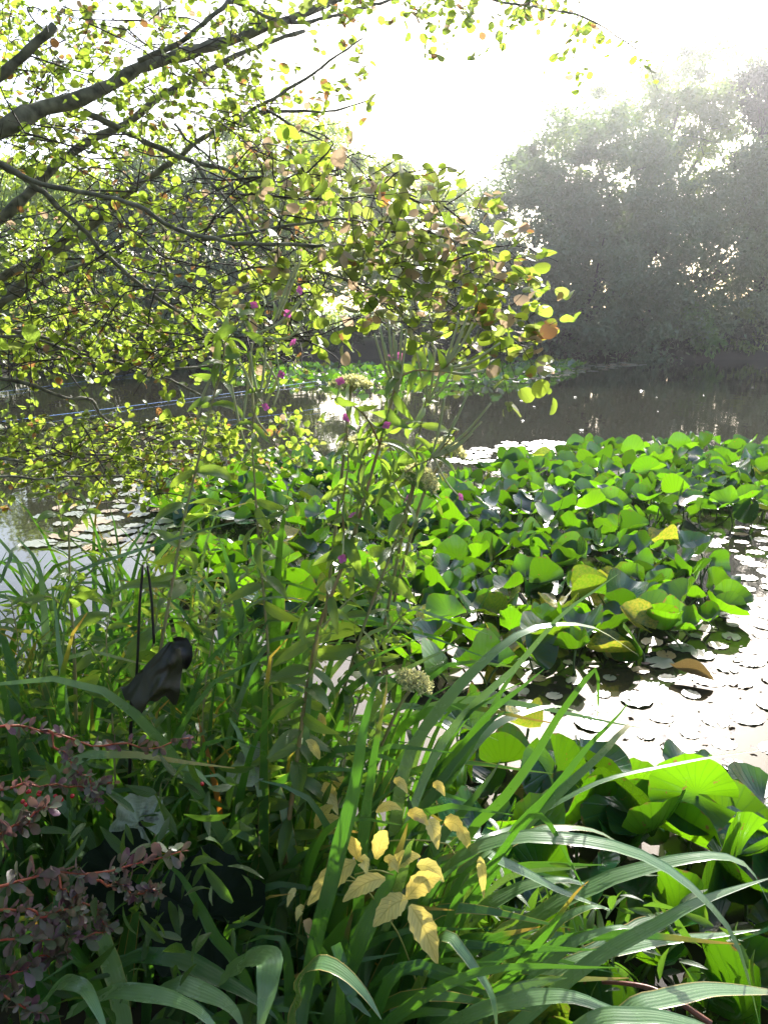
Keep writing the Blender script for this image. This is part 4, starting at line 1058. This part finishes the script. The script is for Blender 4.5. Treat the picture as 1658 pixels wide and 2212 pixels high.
# ------------------------------------------------------------------ umbels
def umbel_plant(label, stem, wpx, hpx, tilt, seed):
    rg = np.random.default_rng(seed)
    C = smooth_line(np.array([at(*q) for q in stem]), 16)
    t = thing('umbel_plant', label, 'umbel flower', C[0], 'pale seeding umbels on the bank')
    mb = MB(); tube(mb, C, .0035, 6); mb.build('stem', M['herb_stem'], t)
    top = C[-1]; Rr = wpx*depth_of(top)/FPX/2; ax = nrm((tilt[0], tilt[1], 1)); u = nrm(np.cross(ax, (0, 1, 0))); v = np.cross(u, ax)
    ry = MB(); sd = MB()
    for q in range(34):
        rr = math.sqrt((q+.5)/34); a = q*2.399
        e = top+ax*Rr*(.75-.38*rr*rr)+(u*math.cos(a)+v*math.sin(a))*Rr*rr*.92
        tube(ry, smooth_line([top, (top+e)/2+ax*.006, e], 5), .0009, 4, cap=False)
        n = 44
        O = e+rdir(n)*np.array((1, 1, .6))*Rr*.19*rg.random(n)[:, None]**.4
        scatter(sd, OVAL, O, rdir(n, .2), rdir(n), .0052*(.7+.6*rg.random(n)))
        for w_ in range(0, n, 2): tube(ry, np.array([e-ax*.006, O[w_]]), .0005, 3, cap=False)
    ry.build('rays', M['herb_pod'], t); sd.build('umbel', M['umbel'], t)
umbel_plant('pale flat-topped umbel standing just left of the tall willowherb top', [(700, 1350, 1.6), (735, 1050, 1.6), (757, 850, 1.6)], 95, 40, (0, .0), 1)
umbel_plant('pale umbel hanging over the lily leaves right of the tall stem', [(830, 1350, 1.6), (870, 1150, 1.6), (895, 1045, 1.6)], 100, 60, (.7, -.3), 2)
umbel_plant('upper right umbel leaning towards the open water', [(850, 1300, 1.65), (910, 1080, 1.65), (962, 985, 1.65)], 85, 40, (.5, 0), 3)
umbel_plant('small pale umbel low down in front of the white water', [(810, 1640, 1.5), (860, 1530, 1.5), (888, 1488, 1.5)], 90, 40, (.3, -.1), 4)
umbel_plant('green umbel half hidden behind the leaves of the tall willowherb', [(760, 1300, 1.6), (775, 1050, 1.6), (785, 985, 1.6)], 110, 40, (-.1, -.1), 5)

# ------------------------------------------------------------------ barberry
def twig_line(pts, Y0, Y1): return smooth_line(np.array([at(x, y, d) for (x, y), d in zip(pts, np.linspace(Y0, Y1, len(pts)))]), 24)
bp = at(-150, 2000, 1.0)
barb = thing('barberry_bush', 'barberry with red twigs and dusky purple leaves reaching in at the lower left', 'shrub', (bp[0], bp[1], max(.1, bp[2])))
lm = [MB().add for _ in range(0)]
OB = leaf_template((.02, .10, .22, .25, .10), .1, .1)
mbl = MB(); scatter(mbl, OB, np.zeros((1, 3)), np.array(((0, 1., 0),)), np.array(((0, 0, 1.),)), np.array((1.,)))
for pts, Y0, Y1, sz in [([(-120, 1590), (0, 1563), (70, 1576), (130, 1588), (220, 1607), (320, 1612), (400, 1597), (412, 1598)], 1.05, 1.2, .017),
                    ([(-120, 1720), (0, 1702), (100, 1698), (180, 1697), (245, 1690)], 1.0, 1.15, .016),
                    ([(-120, 1930), (0, 1905), (60, 1895), (140, 1888), (230, 1878), (300, 1862), (395, 1840)], .85, 1.02, .022),
                    ([(-100, 2060), (0, 2035), (90, 2030), (180, 2020), (240, 2015)], .85, 1.0, .02),
                    ([(200, 1906), (260, 1910), (285, 1930), (330, 1922), (350, 1935)], 1.0, 1.02, .015),
                    ([(120, 1890), (150, 1930), (200, 1960), (230, 2000)], .98, 1.0, .015), ([(60, 2030), (110, 1990), (150, 1965), (170, 1930)], .95, .98, .015), ([(100, 1580), (150, 1640), (190, 1680), (210, 1730)], 1.1, 1.12, .015),
                    ([(-60, 1960), (20, 1960), (90, 1975), (150, 1960), (190, 1975)], .9, .96, .017), ([(-80, 2090), (10, 2150), (90, 2190)], .85, .9, .017), ([(-100, 2150), (0, 2110), (80, 2080), (150, 2050)], .85, .95, .02),
                    ([(-100, 1830), (-10, 1800), (60, 1770), (110, 1740)], .85, .9, .019)]:
    C = twig_line(pts, Y0, Y1)
    C = C+np.array([[mnoise.noise(Vector((k*.35, pts[0][1]*.01, q*5.))) for q in range(3)] for k in range(24)])*.010
    mb = MB(); tube(mb, C, np.linspace(.0022, .0011, 24), 6)
    tw = mb.build('twig', M['barb_twig'], barb)
    lf = MB()
    for i in range(5, 24, 1):
        n = RNG.integers(3, 6)
        tg = nrm(C[min(i+1, 23)]-C[i-1])
        D = rdir(n)*.9+np.array((0, -.2, .15))+tg*.3
        scatter(lf, OB, np.repeat(C[i][None], n, 0), D, rdir(n, .5)+np.array((0, -.5, 0)), sz*(.6+.8*RNG.random(n)))
    lf.build('leaves', M['barb'], barb)
def berry_mesh():
    mb = MB(); ks = 7
    prof = [(.05, 0), (.6, .15), (.95, .5), (1, 1), (.9, 1.5), (.5, 1.9), (.05, 2.0)]
    C = np.array([(0, 0, -z) for _, z in prof]); tube(mb, C, np.array([p for p, _ in prof]), 9)
    return mb.mesh('berry', [M['berry']])
BERRY = berry_mesh()
for (px, py) in [(58, 1710), (66, 1722), (52, 1728), (80, 1712), (62, 1704), (118, 1716), (132, 1722), (158, 1715), (435, 1690), (84, 1708), (54, 1735)]:
    p = at(px, py, 1.08 if px < 300 else 1.15)
    o = bpy.data.objects.new('berry', BERRY); COL.objects.link(o); o.parent = barb
    o.location = Vector(p)-barb.location; o.scale = (.0033, .0033, .0038); o.rotation_euler = (RNG.normal()*.4, RNG.normal()*.4, 0)

# ------------------------------------------------------------------ yellow briar
bs = at(900, 2150, 1.2)
briar = thing('briar_rose', 'briar with yellow autumn leaflets hanging in front of the iris blades', 'briar', (bs[0], bs[1], max(bs[2], .1)))
def yleaf(base, tip, wpx, Y0, Y1, parent, mat='yellow', curl=.2):
    b, e = at(*base, Y0), at(*tip, Y1); n = 12; s = np.linspace(0, 1, n)
    C = b+(e-b)*s[:, None]+np.array((0, 0, .012))*np.sin(s*math.pi)[:, None]
    wd = wpx*depth_of(b)/FPX/2*np.clip(np.sin(np.pi*(s*.94+.03)**.85), .04, 1)
    wd = wd*(1+.07*np.where(np.arange(n) % 2 == 0, 1, -1))
    mb = MB(); ribbon(mb, C, wd, nrm(np.array((RNG.normal()*.35, -1, .55))), (curl, .06, -.06, .06, curl))
    return mb.build('leaflet', M[mat], parent)
mb = MB()
for pts, Y_ in [([(905, 2140), (870, 2040), (846, 1995), (810, 1945), (775, 1905), (752, 1890)], 1.16), ([(846, 1990), (860, 1962), (880, 1945)], 1.13), ([(790, 1925), (765, 1905), (700, 1900)], 1.14), ([(765, 1890), (810, 1880), (850, 1890)], 1.16),
                ([(940, 1980), (980, 1840), (900, 1815), (800, 1820)], 1.3), ([(640, 2050), (655, 1960), (680, 1930)], 1.25)]:
    tube(mb, smooth_line(np.array([at(x, y, Y_) for x, y in pts]), 12), .0016, 5)
mb.build('stem', M['rose_stem'], briar)
for b_, e_, w_, Y0 in [((880, 1942), (806, 2002), 62, 1.13), ((885, 1955), (944, 2082), 68, 1.12), ((878, 1940), (952, 1895), 58, 1.13), ((832, 1898), (740, 1948), 48, 1.14), ((768, 1860), (664, 1955), 62, 1.14),
                       ((772, 1858), (752, 1806), 44, 1.15), ((778, 1862), (792, 1888), 34, 1.14), ((812, 1856), (836, 1795), 44, 1.16), ((840, 1880), (908, 1850), 40, 1.16), ((900, 1870), (958, 1905), 42, 1.15), ((830, 1860), (860, 1885), 28, 1.15),
                       ((925, 1770), (945, 1835), 44, 1.25), ((880, 1760), (925, 1785), 34, 1.25), ((812, 1755), (868, 1750), 26, 1.28), ((960, 1780), (1000, 1800), 44, 1.3), ((985, 1790), (1015, 1840), 34, 1.3),
                       ((720, 1740), (700, 1690), 40, 1.4), ((690, 1700), (730, 1760), 36, 1.4), ((700, 1770), (745, 1800), 34, 1.38), ((680, 1790), (720, 1740), 32, 1.38), ((720, 1690), (770, 1720), 34, 1.42), ((640, 1925), (620, 1960), 22, 1.22), ((655, 1965), (640, 1990), 24, 1.22), ((662, 1985), (668, 2030), 24, 1.22),
                       ((690, 1640), (660, 1600), 26, 1.4), ((700, 1590), (690, 1540), 22, 1.42), ((1036, 1850), (1044, 1940), 26, 1.2), ((935, 1700), (960, 1720), 26, 1.3), ((850, 1690), (880, 1715), 26, 1.35)]:
    yleaf(b_, e_, w_*.8, Y0, Y0-.02, briar)

# ------------------------------------------------------------------ withered hanging leaf, big dark leaves
p0 = at(350, 1400, 1.35)
wl = thing('withered_leaf', 'black withered leaf hanging like a hood from two dark stalks among the left blades', 'dead leaf', p0)
mb = MB()
n, m_ = 22, 19
A_ = smooth_line(np.array([at(366, 1386, 1.35), at(345, 1402, 1.34), at(310, 1442, 1.32), at(278, 1478, 1.31), at(256, 1498, 1.30)]), n)
B_ = smooth_line(np.array([at(396, 1388, 1.38), at(400, 1420, 1.37), at(392, 1455, 1.36), at(390, 1482, 1.35), at(382, 1502, 1.345)]), n)
V = []
for a in range(n):
    for b in range(m_):
        f, g = b/(m_-1), a/(n-1)
        wob = mnoise.noise(Vector((f*3.1, g*3.7, 1.5)))*.012+mnoise.noise(Vector((f*9, g*8, 4.5)))*.005
        V.append(A_[a]*(1-f)+B_[a]*f+np.array((0, -.030*math.sin(f*math.pi)*(.4+.6*g)+wob, .35*wob+(g**3)*(.010*math.sin(f*11)+.007*math.sin(f*23+1)-.010*math.sin(f*math.pi)))))
Q = [(a*m_+b, a*m_+b+1, (a+1)*m_+b+1, (a+1)*m_+b) for a in range(n-1) for b in range(m_-1)]
uv = [(b/(m_-1), a/(n-1)) for a in range(n) for b in range(m_)]
mb.add(V, Q, None, uv); mb.build('blade', M['withered'], wl)
mb = MB()   # crumpled flap at the top right
F = smooth_line(np.array([at(375, 1388, 1.35), at(398, 1392, 1.34), at(404, 1420, 1.33), at(400, 1445, 1.34)]), 8)
ribbon(mb, F, np.array((.008, .012, .012, .011, .01, .009, .007, .003)), (.5, -1, .3), (.3, 0, -.2, .1, .4)); mb.build('flap', M['withered'], wl)
mb = MB(); tube(mb, smooth_line(np.array([at(309, 1220, 1.36), at(302, 1310, 1.35), at(298, 1410, 1.34), at(293, 1480, 1.34), at(280, 1560, 1.33)]), 14), .0026, 6); mb.build('stalk', M['black_stem'], wl)
mb = MB(); tube(mb, smooth_line(np.array([at(319, 1222, 1.38), at(328, 1300, 1.37), at(333, 1390, 1.36)]), 10), .0026, 6); mb.build('stalk', M['black_stem'], wl)
mb = MB(); tube(mb, smooth_line(np.array([at(285, 1495, 1.33), at(283, 1560, 1.33), at(280, 1700, 1.34)]), 10), .0034, 6); mb.build('stalk', M['black_stem'], wl)

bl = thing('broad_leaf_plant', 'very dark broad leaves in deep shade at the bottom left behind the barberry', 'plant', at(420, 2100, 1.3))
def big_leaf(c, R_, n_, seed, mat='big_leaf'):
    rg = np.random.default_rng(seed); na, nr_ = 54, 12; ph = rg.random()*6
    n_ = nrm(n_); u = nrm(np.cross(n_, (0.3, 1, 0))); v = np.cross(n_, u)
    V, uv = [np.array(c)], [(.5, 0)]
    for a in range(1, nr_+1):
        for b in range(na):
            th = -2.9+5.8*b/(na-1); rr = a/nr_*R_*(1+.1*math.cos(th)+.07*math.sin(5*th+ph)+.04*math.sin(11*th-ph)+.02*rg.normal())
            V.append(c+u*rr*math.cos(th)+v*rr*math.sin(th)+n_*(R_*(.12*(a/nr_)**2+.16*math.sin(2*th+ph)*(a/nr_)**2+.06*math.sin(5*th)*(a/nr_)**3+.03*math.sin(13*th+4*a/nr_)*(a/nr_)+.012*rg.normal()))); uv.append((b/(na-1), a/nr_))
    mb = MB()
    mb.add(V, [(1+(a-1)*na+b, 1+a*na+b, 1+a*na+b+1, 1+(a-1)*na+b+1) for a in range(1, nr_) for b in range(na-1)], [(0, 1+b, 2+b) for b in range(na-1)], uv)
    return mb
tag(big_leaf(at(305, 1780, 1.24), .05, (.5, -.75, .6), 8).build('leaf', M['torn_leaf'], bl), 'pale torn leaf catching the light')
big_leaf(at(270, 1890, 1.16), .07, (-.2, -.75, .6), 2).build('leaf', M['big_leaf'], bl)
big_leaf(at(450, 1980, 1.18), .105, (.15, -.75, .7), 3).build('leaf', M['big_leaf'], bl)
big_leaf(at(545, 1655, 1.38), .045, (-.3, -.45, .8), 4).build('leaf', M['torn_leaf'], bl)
for x, y, d in [(305, 1775, 1.24), (270, 1890, 1.16), (450, 1980, 1.18), (545, 1655, 1.38)]:
    mb = MB(); e = at(x, y, d); tube(mb, smooth_line([np.array((e[0], e[1]+.1, .1)), (e+np.array((e[0], e[1]+.1, .1)))/2, e], 6), .005, 6); mb.build('stalk', M['black_stem'], bl)

# curved brown stem at the bottom right
mb = MB(); tube(mb, smooth_line(np.array([at(1300, 2122, 1.22), at(1345, 2124, 1.2), at(1405, 2135, 1.18), at(1465, 2165, 1.15), at(1535, 2212, 1.12)]), 20), np.linspace(.0035, .0055, 20), 8)
tag(mb.build('fallen_stem', M['brown']), 'smooth reddish brown curved stem lying among the lily leaves at bottom right', 'stem')

# blue cords across the pond
for a, b, lab in [((-60, 918), (720, 818), 'long blue cord stretched over the water behind the left alder spray'), ((-60, 853), (300, 806), 'upper faint blue cord close to the far lily raft'), ((400, 917), (735, 874), 'short nearer blue cord passing behind the tall willowherb')]:
    p, q = on_water(*a, .06), on_water(*b, .06); s = np.linspace(0, 1, 20)[:, None]
    C = p*(1-s)+q*s; C[:, 2] -= .03*np.sin(s[:, 0]*math.pi)
    mb = MB(); tube(mb, C, (.0045 if a[1] == 918 else .002), 6); tag(mb.build('cord', M['rope']), lab, 'cord', 'blue cords over the pond')

# ------------------------------------------------------------------ undergrowth
mb = MB()
n = 6500
xx = RNG.uniform(-1.6, .75, n); yy = RNG.uniform(.75, 2.1, n)
keep = yy < near_edge(xx)+.35
xx, yy = xx[keep], yy[keep]; n = len(xx)
zz = ground_h(xx, yy).clip(0)+RNG.random(n)**1.3*np.where(xx < .1, .55, .3)
# keep the air just in front of the lens free
O = np.stack([xx, yy, zz], 1)
q = np.array([to_px(o) for o in O]); dep = np.array([depth_of(o) for o in O])
ok = (dep > np.where(q[:, 0] > 560, 1.5, 1.15))
O = O[ok]; n = len(O)
scatter(mb, LANCE, O, rdir(n, .5), rdir(n, .5), .03+.05*RNG.random(n))
tag(mb.build('undergrowth', M['under']), 'dim tangle of small green leaves on the bank', 'undergrowth', kind='stuff')

# ------------------------------------------------------------------ haze
def haze():
    m, t, out = new_mat('haze_air')
    v = N(t, 'ShaderNodeVolumePrincipled')
    v.inputs['Color'].default_value = (.93, .95, 1, 1); v.inputs['Density'].default_value = .0012; v.inputs['Anisotropy'].default_value = .85
    t.links.new(v.outputs[0], out.inputs['Volume'])
    x0, x1, y0, y1, z0, z1 = -34, 34, -4, 52, -2.2, 22
    mb = MB()
    mb.add([(x0, y0, z0), (x1, y0, z0), (x1, y1, z0), (x0, y1, z0), (x0, y0, z1), (x1, y0, z1), (x1, y1, z1), (x0, y1, z1)],
           [(0, 3, 2, 1), (4, 5, 6, 7), (0, 1, 5, 4), (1, 2, 6, 5), (2, 3, 7, 6), (3, 0, 4, 7)])
    tag(mb.build('haze', m, smooth=False), kind='stuff')
haze()
